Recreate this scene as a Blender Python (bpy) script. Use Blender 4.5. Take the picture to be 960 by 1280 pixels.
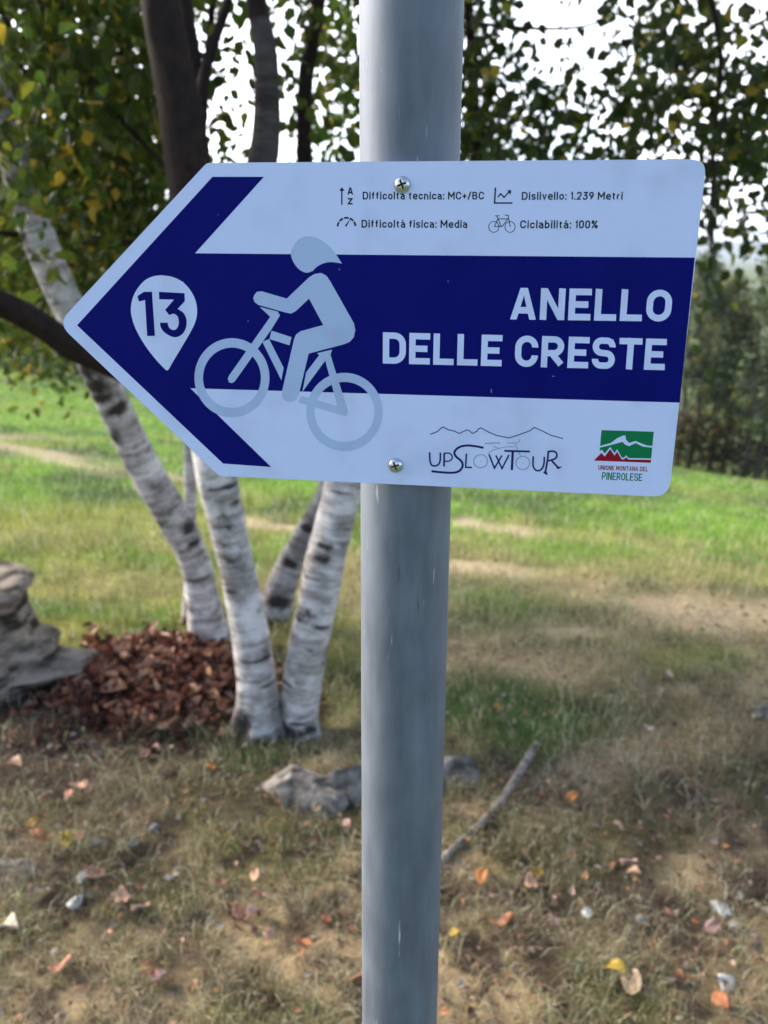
import bpy, bmesh, math, random
import numpy as np
from mathutils import Vector, Matrix, noise as mnoise
from mathutils.geometry import tessellate_polygon
R = math.radians
random.seed(7); rng = np.random.default_rng(11)
S = bpy.context.scene; C = S.collection
for o in list(bpy.data.objects): bpy.data.objects.remove(o)

# ---------------------------------------------------------------- camera
F, PITCH, ROLL, CAMZ = 1100.0, R(16.35), R(0.27), 1.5
cam = bpy.data.cameras.new('camera'); co = bpy.data.objects.new('camera', cam); C.objects.link(co)
S.camera = co
cam.sensor_fit = 'VERTICAL'; cam.sensor_height = 36.0; cam.lens = F/1280*36.0
cam.clip_start = 0.02; cam.clip_end = 20000
cam.dof.use_dof = True; cam.dof.focus_distance = 0.535; cam.dof.aperture_fstop = cam.lens/3.3
fw = Vector((0, math.cos(PITCH), -math.sin(PITCH))); up = Vector((0, math.sin(PITCH), math.cos(PITCH))); rt = Vector((1, 0, 0))
cr, sr = math.cos(ROLL), math.sin(ROLL)
rx = rt*cr + up*sr; ux = -rt*sr + up*cr
M = Matrix((rx, ux, -fw)).transposed().to_4x4(); M.translation = Vector((0, 0, CAMZ)); co.matrix_world = M
S.render.resolution_x = 768; S.render.resolution_y = 1024

# ---------------------------------------------------------------- sky and sun
SUN_EL, SUN_AZ = R(28), R(-68)          # azimuth from +Y, negative towards -X
w = bpy.data.worlds.new("World"); S.world = w; w.use_nodes = True
nt = w.node_tree; nt.nodes.clear()
def N(nt, t, **k):
    n = nt.nodes.new(t)
    for a, b in k.items(): setattr(n, a, b)
    return n
wo = N(nt, 'ShaderNodeOutputWorld'); bg = N(nt, 'ShaderNodeBackground'); sky = N(nt, 'ShaderNodeTexSky')
sky.sky_type = 'NISHITA'; sky.sun_disc = False; sky.sun_elevation = SUN_EL; sky.sun_rotation = SUN_AZ
sky.altitude = 1200; sky.air_density = 1.0; sky.dust_density = 1.5; sky.ozone_density = 1.6
# broad thin cloud over the blue sky
tc = N(nt, 'ShaderNodeTexCoord'); mp = N(nt, 'ShaderNodeMapping'); mp.inputs['Scale'].default_value = (1.0, 1.0, 2.2)
cn = N(nt, 'ShaderNodeTexNoise'); cn.inputs['Scale'].default_value = 2.1; cn.inputs['Detail'].default_value = 7; cn.inputs['Roughness'].default_value = .55
cr_ = N(nt, 'ShaderNodeValToRGB'); cr_.color_ramp.elements[0].position = .34; cr_.color_ramp.elements[1].position = .52
mx = N(nt, 'ShaderNodeMix', data_type='RGBA'); mul = N(nt, 'ShaderNodeMath', operation='MULTIPLY'); mul.inputs[1].default_value = .9
bw = N(nt, 'ShaderNodeRGBToBW'); sc_ = N(nt, 'ShaderNodeVectorMath', operation='SCALE'); sc_.inputs[0].default_value = (3.0, 3.05, 3.25)
L = nt.links.new
L(tc.outputs['Generated'], mp.inputs[0]); L(mp.outputs[0], cn.inputs['Vector']); L(cn.outputs['Fac'], cr_.inputs[0]); L(cr_.outputs[0], mul.inputs[0])
L(sky.outputs[0], bw.inputs[0]); L(bw.outputs[0], sc_.inputs['Scale'])
sx_ = N(nt, 'ShaderNodeSeparateXYZ'); L(tc.outputs['Generated'], sx_.inputs[0])
cov = N(nt, 'ShaderNodeMapRange', interpolation_type='SMOOTHSTEP'); cov.inputs['From Min'].default_value = -.35; cov.inputs['From Max'].default_value = .75; cov.inputs['To Min'].default_value = .05; cov.inputs['To Max'].default_value = 1.
L(sx_.outputs['Y'], cov.inputs[0]); mul2 = N(nt, 'ShaderNodeMath', operation='MULTIPLY'); L(mul.outputs[0], mul2.inputs[0]); L(cov.outputs[0], mul2.inputs[1])
L(mul2.outputs[0], mx.inputs['Factor']); L(sky.outputs[0], mx.inputs['A']); L(sc_.outputs[0], mx.inputs['B'])
L(mx.outputs['Result'], bg.inputs[0]); bg.inputs[1].default_value = 0.15; L(bg.outputs[0], wo.inputs[0])
sl = bpy.data.lights.new('sun', 'SUN'); so = bpy.data.objects.new('sun', sl); C.objects.link(so)
sl.energy = 3.8; sl.angle = R(24); sl.color = (1, .9, .76)
sd = Vector((math.sin(SUN_AZ)*math.cos(SUN_EL), math.cos(SUN_AZ)*math.cos(SUN_EL), math.sin(SUN_EL)))
so.rotation_euler = sd.to_track_quat('Z', 'Y').to_euler(); so.location = (-6, 6, 9)
S.view_settings.view_transform = 'Standard'; S.view_settings.look = 'None'; S.view_settings.exposure = 1.3; S.view_settings.gamma = 1
S.render.engine = 'CYCLES'
S.cycles.max_bounces = 6; S.cycles.transparent_max_bounces = 4; S.cycles.use_denoising = True

# ---------------------------------------------------------------- helpers: rays through the photograph's pixels (960 x 1280)
def ray(px, py):
    d = fw + rx*((px-480)/F) - ux*((py-640)/F)
    return d
def W(px, py, Y):
    d = ray(px, py); return Vector((0, 0, CAMZ)) + d*(Y/d.y)
def pix(x, y, z):                       # arrays -> pixel coordinates
    X = np.stack([x, y, z-CAMZ], -1)
    dd = X @ np.array(fw); dd = np.where(dd < .05, .05, dd)
    return 480+F*(X @ np.array(rx))/dd, 640-F*(X @ np.array(ux))/dd
def pxsize(px, py, Y): return (W(px, py, Y)-Vector((0, 0, CAMZ))).dot(fw)/F     # metres per pixel there

_perm = np.random.default_rng(5).random((256, 256))
def vnoise(x, y):
    xi = np.floor(x).astype(int); yi = np.floor(y).astype(int); fx = x-xi; fy = y-yi
    fx = fx*fx*(3-2*fx); fy = fy*fy*(3-2*fy); g = lambda a, b: _perm[a % 256, b % 256]
    return (g(xi, yi)*(1-fx)+g(xi+1, yi)*fx)*(1-fy)+(g(xi, yi+1)*(1-fx)+g(xi+1, yi+1)*fx)*fy
def fbm(x, y, o=4):
    s = 0; a = .5; t = 0
    for k in range(o): s = s+a*vnoise(x*2**k+17.3*k, y*2**k+9.1*k); t += a; a *= .5
    return s/t
def gz(x, y):
    x = np.asarray(x, float); y = np.asarray(y, float)
    t = np.maximum(0, y-3.2); s = t*t/(t+2.0)
    s = np.where(s > 40, 40+30*(1-np.exp(-(s-40)/30)), s)
    ratio = np.clip(x/np.maximum(y, 3), -.8, .8)
    z = -(.17+.174*ratio)*s
    far = np.clip((y-4)/10, 0, 1)
    r = np.hypot(x, y); fade = np.clip(1-(r-60)/100, 0, 1)
    z = z+fade*((fbm(x*2.6, y*2.6)-.5)*.05+(fbm(x*.35+4, y*.35)-.5)*.35*far + (fbm(x*11, y*11, 2)-.5)*.018*(1-far))
    return z
def G(px, py):
    d = ray(px, py); d = d/d.y
    lo, prev = .5, .5
    Y = .5
    while Y < 200:
        p = d*Y
        if CAMZ+p.z < float(gz(p.x, p.y)): break
        prev = Y; Y *= 1.02
    a, b = prev, Y
    for _ in range(20):
        m = (a+b)/2; p = d*m
        if CAMZ+p.z < float(gz(p.x, p.y)): b = m
        else: a = m
    p = d*b; return Vector((p.x, p.y, float(gz(p.x, p.y))))

def tag(o, label=None, cat=None, group=None, kind=None):
    if label: o['label'] = label
    if cat: o['category'] = cat
    if group: o['group'] = group
    if kind: o['kind'] = kind
    return o
def empty(name, loc=(0, 0, 0)):
    o = bpy.data.objects.new(name, None); C.objects.link(o); o.location = loc; o.empty_display_size = .05; return o
def link(name, me, parent=None, mat=None):
    if mat is not None and not me.materials: me.materials.append(mat)
    o = bpy.data.objects.new(name, me); C.objects.link(o)
    if parent is not None:
        o.parent = parent
        if parent.type == 'EMPTY': o.matrix_parent_inverse = Matrix.Translation(-Vector(parent.location))
    return o
def mesh(name, v, f, smooth=False):
    me = bpy.data.meshes.new(name); me.from_pydata([tuple(a) for a in v], [], [tuple(a) for a in f]); me.update()
    if smooth: me.shade_smooth()
    return me
def npmesh(name, v, f, cols=None, smooth=False):       # v (n,3), f (m,k)
    me = bpy.data.meshes.new(name); n, m, k = len(v), len(f), f.shape[1]
    me.vertices.add(n); me.vertices.foreach_set('co', v.astype(np.float32).ravel())
    me.loops.add(m*k); me.loops.foreach_set('vertex_index', f.astype(np.int32).ravel())
    me.polygons.add(m); me.polygons.foreach_set('loop_start', np.arange(0, m*k, k, dtype=np.int32))
    me.update(calc_edges=True)
    if cols is not None:
        a = me.color_attributes.new('col', 'FLOAT_COLOR', 'POINT')
        a.data.foreach_set('color', np.concatenate([cols, np.ones((n, 1))], 1).astype(np.float32).ravel())
    me.polygons.foreach_set('use_smooth', np.full(m, smooth)); me.validate(); return me

# ---------------------------------------------------------------- materials
def mat(name, col=(.5, .5, .5), rough=.6, metal=0., spec=.5):
    m = bpy.data.materials.new(name); m.use_nodes = True
    b = m.node_tree.nodes['Principled BSDF']
    b.inputs['Base Color'].default_value = (*col, 1); b.inputs['Roughness'].default_value = rough
    b.inputs['Metallic'].default_value = metal; b.inputs['Specular IOR Level'].default_value = spec
    return m, m.node_tree, b
def noisecol(nt, b, c0, c1, scale, detail=5, coord='Object', lo=.35, hi=.65, stretch=(1, 1, 1), bump=0, bdist=.002):
    tc = N(nt, 'ShaderNodeTexCoord'); mp = N(nt, 'ShaderNodeMapping'); mp.inputs['Scale'].default_value = stretch
    n = N(nt, 'ShaderNodeTexNoise'); n.inputs['Scale'].default_value = scale; n.inputs['Detail'].default_value = detail
    r = N(nt, 'ShaderNodeValToRGB'); r.color_ramp.elements[0].position = lo; r.color_ramp.elements[1].position = hi
    r.color_ramp.elements[0].color = (*c0, 1); r.color_ramp.elements[1].color = (*c1, 1)
    l = nt.links.new; l(tc.outputs[coord], mp.inputs[0]); l(mp.outputs[0], n.inputs['Vector']); l(n.outputs['Fac'], r.inputs[0]); l(r.outputs[0], b.inputs['Base Color'])
    if bump:
        bp = N(nt, 'ShaderNodeBump'); bp.inputs['Strength'].default_value = bump; bp.inputs['Distance'].default_value = bdist
        l(n.outputs['Fac'], bp.inputs['Height']); l(bp.outputs[0], b.inputs['Normal'])
    return n, r

# ground: colour attribute times fine grain
m_ground, t, b = mat('soil_and_turf', rough=.95, spec=.15)
at = N(t, 'ShaderNodeAttribute'); at.attribute_name = 'col'
tc = N(t, 'ShaderNodeTexCoord'); n1 = N(t, 'ShaderNodeTexNoise'); n1.inputs['Scale'].default_value = 38; n1.inputs['Detail'].default_value = 8; n1.inputs['Roughness'].default_value = .7
r1 = N(t, 'ShaderNodeValToRGB'); r1.color_ramp.elements[0].position = .3; r1.color_ramp.elements[1].position = .7
r1.color_ramp.elements[0].color = (.35, .33, .32, 1); r1.color_ramp.elements[1].color = (1.35, 1.3, 1.2, 1)
mm = N(t, 'ShaderNodeMix', data_type='RGBA', blend_type='MULTIPLY'); mm.inputs['Factor'].default_value = 1
bp = N(t, 'ShaderNodeBump'); bp.inputs['Strength'].default_value = .7; bp.inputs['Distance'].default_value = .02
l = t.links.new; l(tc.outputs['Object'], n1.inputs['Vector']); l(n1.outputs['Fac'], r1.inputs[0]); l(at.outputs['Color'], mm.inputs['A']); l(r1.outputs[0], mm.inputs['B'])
l(mm.outputs['Result'], b.inputs['Base Color']); l(n1.outputs['Fac'], bp.inputs['Height']); l(bp.outputs[0], b.inputs['Normal'])

def leafmat(name, trans=.45, attr=True, cols=None, rough=.5):
    m = bpy.data.materials.new(name); m.use_nodes = True; t = m.node_tree; t.nodes.clear(); l = t.links.new
    out = N(t, 'ShaderNodeOutputMaterial'); p = N(t, 'ShaderNodeBsdfPrincipled'); tr = N(t, 'ShaderNodeBsdfTranslucent'); ms = N(t, 'ShaderNodeMixShader')
    p.inputs['Roughness'].default_value = rough; p.inputs['Specular IOR Level'].default_value = .25; ms.inputs[0].default_value = trans
    if attr:
        a = N(t, 'ShaderNodeAttribute'); a.attribute_name = 'col'; src = a.outputs['Color']
    else:
        oi = N(t, 'ShaderNodeObjectInfo'); rp = N(t, 'ShaderNodeValToRGB'); e = rp.color_ramp.elements
        e[0].color = (*cols[0], 1); e[1].color = (*cols[-1], 1)
        for i, c in enumerate(cols[1:-1]): q = e.new((i+1)/(len(cols)-1)); q.color = (*c, 1)
        tc = N(t, 'ShaderNodeTexCoord'); nz = N(t, 'ShaderNodeTexNoise'); nz.inputs['Scale'].default_value = 60
        ad = N(t, 'ShaderNodeMath', operation='MULTIPLY_ADD'); ad.inputs[1].default_value = .5; sb = N(t, 'ShaderNodeMath', operation='ADD'); sb.inputs[1].default_value = -.25
        l(tc.outputs['Object'], nz.inputs['Vector']); l(nz.outputs['Fac'], ad.inputs[0]); l(oi.outputs['Random'], ad.inputs[2]); l(ad.outputs[0], sb.inputs[0]); l(sb.outputs[0], rp.inputs[0]); src = rp.outputs[0]
    l(src, p.inputs['Base Color']); l(src, tr.inputs['Color'])
    l(p.outputs[0], ms.inputs[1]); l(tr.outputs[0], ms.inputs[2]); l(ms.outputs[0], out.inputs[0]); return m
m_leaf = leafmat('birch_leaf', .5); m_grass = leafmat('grass_blade', .3, rough=.6)
m_dead = leafmat('dead_leaf', .15, False, [(.045, .016, .012), (.16, .055, .032), (.25, .095, .052), (.40, .23, .14), (.09, .032, .02)])

def barkmat(name, upper_dark=0.):
    """white birch bark on straightened trunk coordinates: 'bark' = (x, y, length), 'scar' = scar amount, 'dark' = dark upper bark"""
    m, t, b = mat(name, rough=.85, spec=.2); l = t.links.new
    a = N(t, 'ShaderNodeAttribute'); a.attribute_name = 'bark'
    def nz(sx, sz, scale, detail, rough=.6):
        mp = N(t, 'ShaderNodeMapping'); mp.inputs['Scale'].default_value = (sx, sx, sz); n = N(t, 'ShaderNodeTexNoise')
        n.inputs['Scale'].default_value = scale; n.inputs['Detail'].default_value = detail; n.inputs['Roughness'].default_value = rough
        l(a.outputs['Vector'], mp.inputs[0]); l(mp.outputs[0], n.inputs['Vector']); return n
    def ramp(src, p0, c0, p1, c1):
        r = N(t, 'ShaderNodeValToRGB'); r.color_ramp.elements[0].position = p0; r.color_ramp.elements[1].position = p1
        r.color_ramp.elements[0].color = (*c0, 1); r.color_ramp.elements[1].color = (*c1, 1); l(src, r.inputs[0]); return r
    def mix(f, A, B, mode='MIX'):
        x = N(t, 'ShaderNodeMix', data_type='RGBA', blend_type=mode)
        if hasattr(f, 'default_value'): l(f, x.inputs['Factor'])
        else: x.inputs['Factor'].default_value = f
        for s, k in ((A, 'A'), (B, 'B')):
            if isinstance(s, tuple): x.inputs[k].default_value = (*s, 1)
            else: l(s, x.inputs[k])
        return x.outputs['Result']
    base = ramp(nz(1, 1, 9, 6).outputs['Fac'], .34, (.30, .262, .235), .60, (.70, .65, .62))
    band = ramp(nz(1, 5, 8, 6, .7).outputs['Fac'], .38, (.50, .47, .45), .56, (1, 1, 1))
    lent = ramp(nz(.5, 12, 22, 3, .5).outputs['Fac'], .27, (.30, .27, .25), .38, (1, 1, 1))
    blot = ramp(nz(1, 1.6, 6.5, 6, .75).outputs['Fac'], .34, (.16, .14, .13), .47, (1, 1, 1))
    c = mix(1., base.outputs[0], band.outputs[0], 'MULTIPLY'); c = mix(1., c, lent.outputs[0], 'MULTIPLY'); c = mix(1., c, blot.outputs[0], 'MULTIPLY')
    sc = N(t, 'ShaderNodeAttribute'); sc.attribute_name = 'scar'
    rough = nz(1, 1, 30, 6, .7); sm = N(t, 'ShaderNodeMath', operation='MULTIPLY_ADD'); sm.inputs[1].default_value = .8
    l(rough.outputs['Fac'], sm.inputs[0]); l(sc.outputs['Fac'], sm.inputs[2])
    sr_ = ramp(sm.outputs[0], .62, (0, 0, 0), .90, (1, 1, 1)); c = mix(sr_.outputs[0], c, (.04, .032, .028))
    dk = N(t, 'ShaderNodeAttribute'); dk.attribute_name = 'dark'
    dcol = ramp(rough.outputs['Fac'], .3, (.007, .005, .004), .7, (.034, .018, .014)); c = mix(dk.outputs['Fac'], c, dcol.outputs[0])  # upper stems get their backlit shade from this colour
    l(c, b.inputs['Base Color'])
    bp = N(t, 'ShaderNodeBump'); bp.inputs['Strength'].default_value = .6; bp.inputs['Distance'].default_value = .006
    l(rough.outputs['Fac'], bp.inputs['Height']); l(bp.outputs[0], b.inputs['Normal']); return m
m_bark = barkmat('birch_bark')

m_pole, t, b = mat('galvanised_steel', rough=.6, metal=.3); l = t.links.new
tc = N(t, 'ShaderNodeTexCoord'); mp = N(t, 'ShaderNodeMapping'); mp.inputs['Scale'].default_value = (1, 1, .18)
n1 = N(t, 'ShaderNodeTexNoise'); n1.inputs['Scale'].default_value = 70; n1.inputs['Detail'].default_value = 7; n1.inputs['Roughness'].default_value = .65
n2 = N(t, 'ShaderNodeTexNoise'); n2.inputs['Scale'].default_value = 18; n2.inputs['Detail'].default_value = 4
r1 = N(t, 'ShaderNodeValToRGB'); r1.color_ramp.elements[0].color = (.085, .097, .12, 1); r1.color_ramp.elements[1].color = (.20, .22, .26, 1); r1.color_ramp.elements[0].position = .3; r1.color_ramp.elements[1].position = .7
mp2 = N(t, 'ShaderNodeMapping'); mp2.inputs['Scale'].default_value = (1, 1, .10)
n3 = N(t, 'ShaderNodeTexNoise'); n3.inputs['Scale'].default_value = 210; n3.inputs['Detail'].default_value = 3
r3 = N(t, 'ShaderNodeValToRGB'); r3.color_ramp.elements[0].position = .70; r3.color_ramp.elements[1].position = .78; r3.color_ramp.elements[0].color = (0, 0, 0, 1)
r4 = N(t, 'ShaderNodeValToRGB'); r4.color_ramp.elements[0].position = .24; r4.color_ramp.elements[1].position = .30; r4.color_ramp.elements[0].color = (.35, .35, .35, 1)
mx1 = N(t, 'ShaderNodeMix', data_type='RGBA'); mx1.inputs['B'].default_value = (.62, .64, .68, 1)
mx2 = N(t, 'ShaderNodeMix', data_type='RGBA', blend_type='MULTIPLY'); mx2.inputs['Factor'].default_value = 1
l(tc.outputs['Object'], mp.inputs[0]); l(mp.outputs[0], n1.inputs['Vector']); l(tc.outputs['Object'], n2.inputs['Vector']); l(tc.outputs['Object'], mp2.inputs[0]); l(mp2.outputs[0], n3.inputs['Vector'])
av = N(t, 'ShaderNodeMath', operation='MULTIPLY_ADD'); av.inputs[1].default_value = .6; hv = N(t, 'ShaderNodeMath', operation='MULTIPLY'); hv.inputs[1].default_value = .4
l(n2.outputs['Fac'], hv.inputs[0]); l(n1.outputs['Fac'], av.inputs[0]); l(hv.outputs[0], av.inputs[2]); l(av.outputs[0], r1.inputs[0])
l(n3.outputs['Fac'], r3.inputs[0]); l(n3.outputs['Fac'], r4.inputs[0]); l(r3.outputs[0], mx1.inputs['Factor']); l(r1.outputs[0], mx1.inputs['A']); l(mx1.outputs['Result'], mx2.inputs['A']); l(r4.outputs[0], mx2.inputs['B'])
l(mx2.outputs['Result'], b.inputs['Base Color'])
rr = N(t, 'ShaderNodeMapRange'); rr.inputs['To Min'].default_value = .55; rr.inputs['To Max'].default_value = .75; l(n1.outputs['Fac'], rr.inputs[0]); l(rr.outputs[0], b.inputs['Roughness'])
bp = N(t, 'ShaderNodeBump'); bp.inputs['Strength'].default_value = .25; bp.inputs['Distance'].default_value = .0006; l(av.outputs[0], bp.inputs['Height']); l(bp.outputs[0], b.inputs['Normal'])

def printmat(name, c, rough=.42, wear=True):
    m, t, b = mat(name, c, rough, spec=.1)
    if wear:
        noisecol(t, b, tuple(x*.86 for x in c), c, 30, 6, lo=.25, hi=.5)
        n = N(t, 'ShaderNodeTexNoise'); n.inputs['Scale'].default_value = 40; r = N(t, 'ShaderNodeMapRange'); r.inputs['To Min'].default_value = rough-.07; r.inputs['To Max'].default_value = rough+.1
        tc = N(t, 'ShaderNodeTexCoord'); t.links.new(tc.outputs['Object'], n.inputs['Vector']); t.links.new(n.outputs['Fac'], r.inputs[0]); t.links.new(r.outputs[0], b.inputs['Roughness'])
    return m
m_white = printmat('sign_white_sky_tint', (.60, .655, .90)); m_blue = printmat('print_navy_blue', (.0003, .0022, .13), .6); m_rider = printmat('print_grey_blue', (.41, .50, .72))  # sign white has the blue skylight cast mixed into its paint colour
m_black = printmat('print_black', (.012, .012, .02), .4, False); m_green = printmat('print_green', (.005, .17, .06), .4); m_red = printmat('print_red', (.28, .006, .02), .4)
m_navy = printmat('print_logo_navy', (.012, .015, .11), .4, False); m_grey = printmat('print_logo_grey', (.30, .37, .47), .4, False)
m_screw, t, b = mat('zinc_screw', (.62, .62, .60), .28, 1.)
m_recess, t, b = mat('screw_recess_and_specks', (.03, .028, .025), .8)  # dark tone of the screw recess, shared by the dirt specks
m_rock, t, b = mat('grey_rock', rough=.9, spec=.2); noisecol(t, b, (.05, .043, .036), (.25, .22, .19), 22, 10, lo=.36, hi=.64, bump=1., bdist=.01)
m_wood, t, b = mat('weathered_wood', rough=.9, spec=.15); noisecol(t, b, (.03, .024, .018), (.30, .25, .20), 9, 10, stretch=(1, 1, 3.5), lo=.38, hi=.62, bump=1., bdist=.012)
m_stick, t, b = mat('dry_stick', rough=.85, spec=.2); noisecol(t, b, (.07, .055, .045), (.27, .23, .20), 40, 5)
m_pine, t, b = mat('far_bark', rough=.9); noisecol(t, b, (.05, .04, .032), (.15, .12, .10), 6, 5, stretch=(1, 1, .3))

# ================================================================ GROUND
def zonecol(x, y, z):
    """base colours of the turf, soil and path at world positions"""
    px, py = pix(x, y, z)
    nx = (fbm(x*1.7+3, y*1.7)-.5); ny = (fbm(x*1.7-9, y*1.7+5)-.5)
    n1 = fbm(x*4.2, y*4.2, 4); n2 = fbm(x*14+2, y*14, 3); n3 = fbm(x*.8+20, y*.8+3, 3)
    qx = px+nx*60; qy = py+ny*26*np.clip((py-400)/400, .15, 1.6)
    A = lambda *c: np.array(c)[None, :]
    straw, soil, olive, green, bright, path, dgreen, yel = A(.40, .305, .18), A(.055, .038, .032), A(.17, .155, .06), A(.105, .19, .03), A(.175, .315, .03), A(.50, .40, .27), A(.06, .11, .03), A(.26, .28, .06)
    def mixc(c, d, f): f = np.clip(f, 0, 1)[:, None]; return c*(1-f)+d*f
    sm = lambda a, b, v: np.clip((v-a)/(b-a), 0, 1)
    # foreground: dry brown grass with olive and soil
    c = mixc(straw+0*px[:, None], olive, sm(.42, .62, n1)); c = mixc(c, soil, sm(.50, .64, n2)*.85); c = mixc(c, soil, sm(.55, .7, fbm(x*1.9+7, y*1.9, 3))*.5)
    # middle: yellow green
    midc = mixc(green+0*px[:, None], yel, sm(.36, .6, n1)); midc = mixc(midc, straw, sm(.48, .62, n3)*.8); midc = mixc(midc, dgreen, sm(.56, .68, fbm(x*2.3+31, y*2.3, 3))*.6)
    c = mixc(c, midc, sm(900, 770, qy))
    farc = mixc(bright+0*px[:, None], green, sm(.42, .66, n1)); farc = mixc(farc, yel, sm(.54, .68, n3)*.8); farc = mixc(farc, dgreen, sm(.54, .66, fbm(x*1.6+31, y*1.1, 4))*.85)
    c = mixc(c, farc, sm(740, 640, qy))
    def blob(cx, cy, rx_, ry_, ang, col, s=1.):
        nonlocal c
        ca, sa = math.cos(R(ang)), math.sin(R(ang)); dx, dy = qx-cx, qy-cy
        u = (dx*ca+dy*sa)/rx_; v = (-dx*sa+dy*ca)/ry_; d = u*u+v*v
        c = mixc(c, col, np.exp(-d**1.5)*s)
    # left meadow path and dry bands
    blob(60, 570, 110, 8, 12, path, .8); blob(230, 600, 90, 6, 14, path, .65); blob(0, 548, 70, 5, 0, path, .6)
    blob(90, 650, 140, 22, 3, yel, .8); blob(60, 700, 120, 25, 0, yel, .5); blob(150, 735, 150, 22, 0, mixc(yel, straw, np.array([.5])), .8)
    blob(330, 655, 60, 6, 6, path, .8); blob(370, 610, 70, 12, 0, bright, .9); blob(365, 682, 60, 12, 0, bright, .9)
    blob(120, 520, 200, 25, 4, bright, .6)
    # right of the pole
    blob(640, 664, 50, 8, 5, path, .9); blob(590, 655, 22, 7, 0, path, 1); blob(600, 712, 80, 9, 4, path, .85); blob(560, 742, 45, 12, 0, path, .9)
    blob(715, 790, 60, 8, 3, path, .7); blob(880, 770, 140, 24, 4, mixc(straw, path, np.array([.5])), .9); blob(690, 835, 130, 26, 0, straw, .8)
    blob(610, 750, 80, 18, 6, green, .8); blob(860, 655, 160, 16, 2, bright, .8); blob(870, 725, 110, 9, 3, yel, .8); blob(700, 690, 140, 12, 3, bright, .5)
    blob(800, 622, 200, 10, 0, green, .5); blob(860, 825, 90, 18, 0, yel, .5)
    blob(640, 895, 130, 34, 3, dgreen, .95); blob(600, 870, 70, 28, 0, dgreen, .7); blob(690, 930, 60, 22, 0, dgreen, .85); blob(780, 905, 80, 20, 0, dgreen, .5)
    blob(770, 950, 75, 24, -8, mixc(path, soil, np.array([.35])), .85); blob(880, 920, 110, 50, 0, straw, .5)
    blob(700, 1080, 120, 60, 0, olive, .5); blob(760, 1140, 140, 40, 0, soil, .45); blob(620, 1140, 70, 40, 0, soil, .5)
    # left foreground: bare dark soil by the stump and below the birches, shadow under the slab painted in
    blob(60, 945, 170, 55, 0, soil, .95); blob(240, 900, 120, 45, 0, soil, .8); blob(20, 880, 120, 30, 0, soil, 1); blob(280, 930, 140, 30, 0, mixc(soil, dgreen, np.array([.4])), .7)
    blob(300, 1000, 130, 30, 0, mixc(soil, olive, np.array([.5])), .6); blob(410, 1020, 80, 50, 0, soil, .6); blob(150, 1100, 160, 35, 0, soil, .5)
    blob(420, 880, 60, 40, 0, mixc(olive, green, np.array([.4])), .7); blob(330, 950, 60, 20, 0, dgreen, .5); blob(140, 1200, 200, 60, 0, straw, .5)
    return c
def setting():
    a_f = np.linspace(-R(42), R(42), 300); a_b = np.linspace(R(42), 2*math.pi-R(42), 60)[1:-1]
    ang = np.concatenate([a_f, a_b]); na = len(ang)
    r = np.concatenate([np.geomspace(.15, 1.2, 14)[:-1], np.geomspace(1.2, 70, 330)[:-1], np.geomspace(70, 9000, 40)]); nr = len(r)
    A, Rr = np.meshgrid(ang, r); x = (np.sin(A)*Rr).ravel(); y = (np.cos(A)*Rr).ravel(); z = gz(x, y)
    x = np.append(x, 0); y = np.append(y, 0); z = np.append(z, float(gz(0, 0)))
    col = zonecol(x, y, z); back = (y < .8) | (np.hypot(x, y) > 55); col[back] = np.array([.11, .15, .05])
    idx = np.arange(nr*na).reshape(nr, na); i0 = idx[:-1]; i1 = idx[1:]
    q = np.stack([i0, np.roll(i0, -1, 1), np.roll(i1, -1, 1), i1], -1).reshape(-1, 4)
    me = npmesh('ground', np.stack([x, y, z], 1), q[:, ::-1].copy(), col, True)
    bm = bmesh.new(); bm.from_mesh(me); bm.verts.ensure_lookup_table(); c = bm.verts[nr*na]
    for k in range(na): bm.faces.new((c, bm.verts[idx[0, k]], bm.verts[idx[0, (k+1) % na]]))
    bmesh.ops.recalc_face_normals(bm, faces=bm.faces)
    if sum(f.normal.z for f in list(bm.faces)[:200]) < 0: bmesh.ops.reverse_faces(bm, faces=bm.faces)
    for f in bm.faces: f.smooth = True
    bm.to_mesh(me); bm.free()
    tag(link('ground', me, None, m_ground), kind='structure')
setting()

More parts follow.
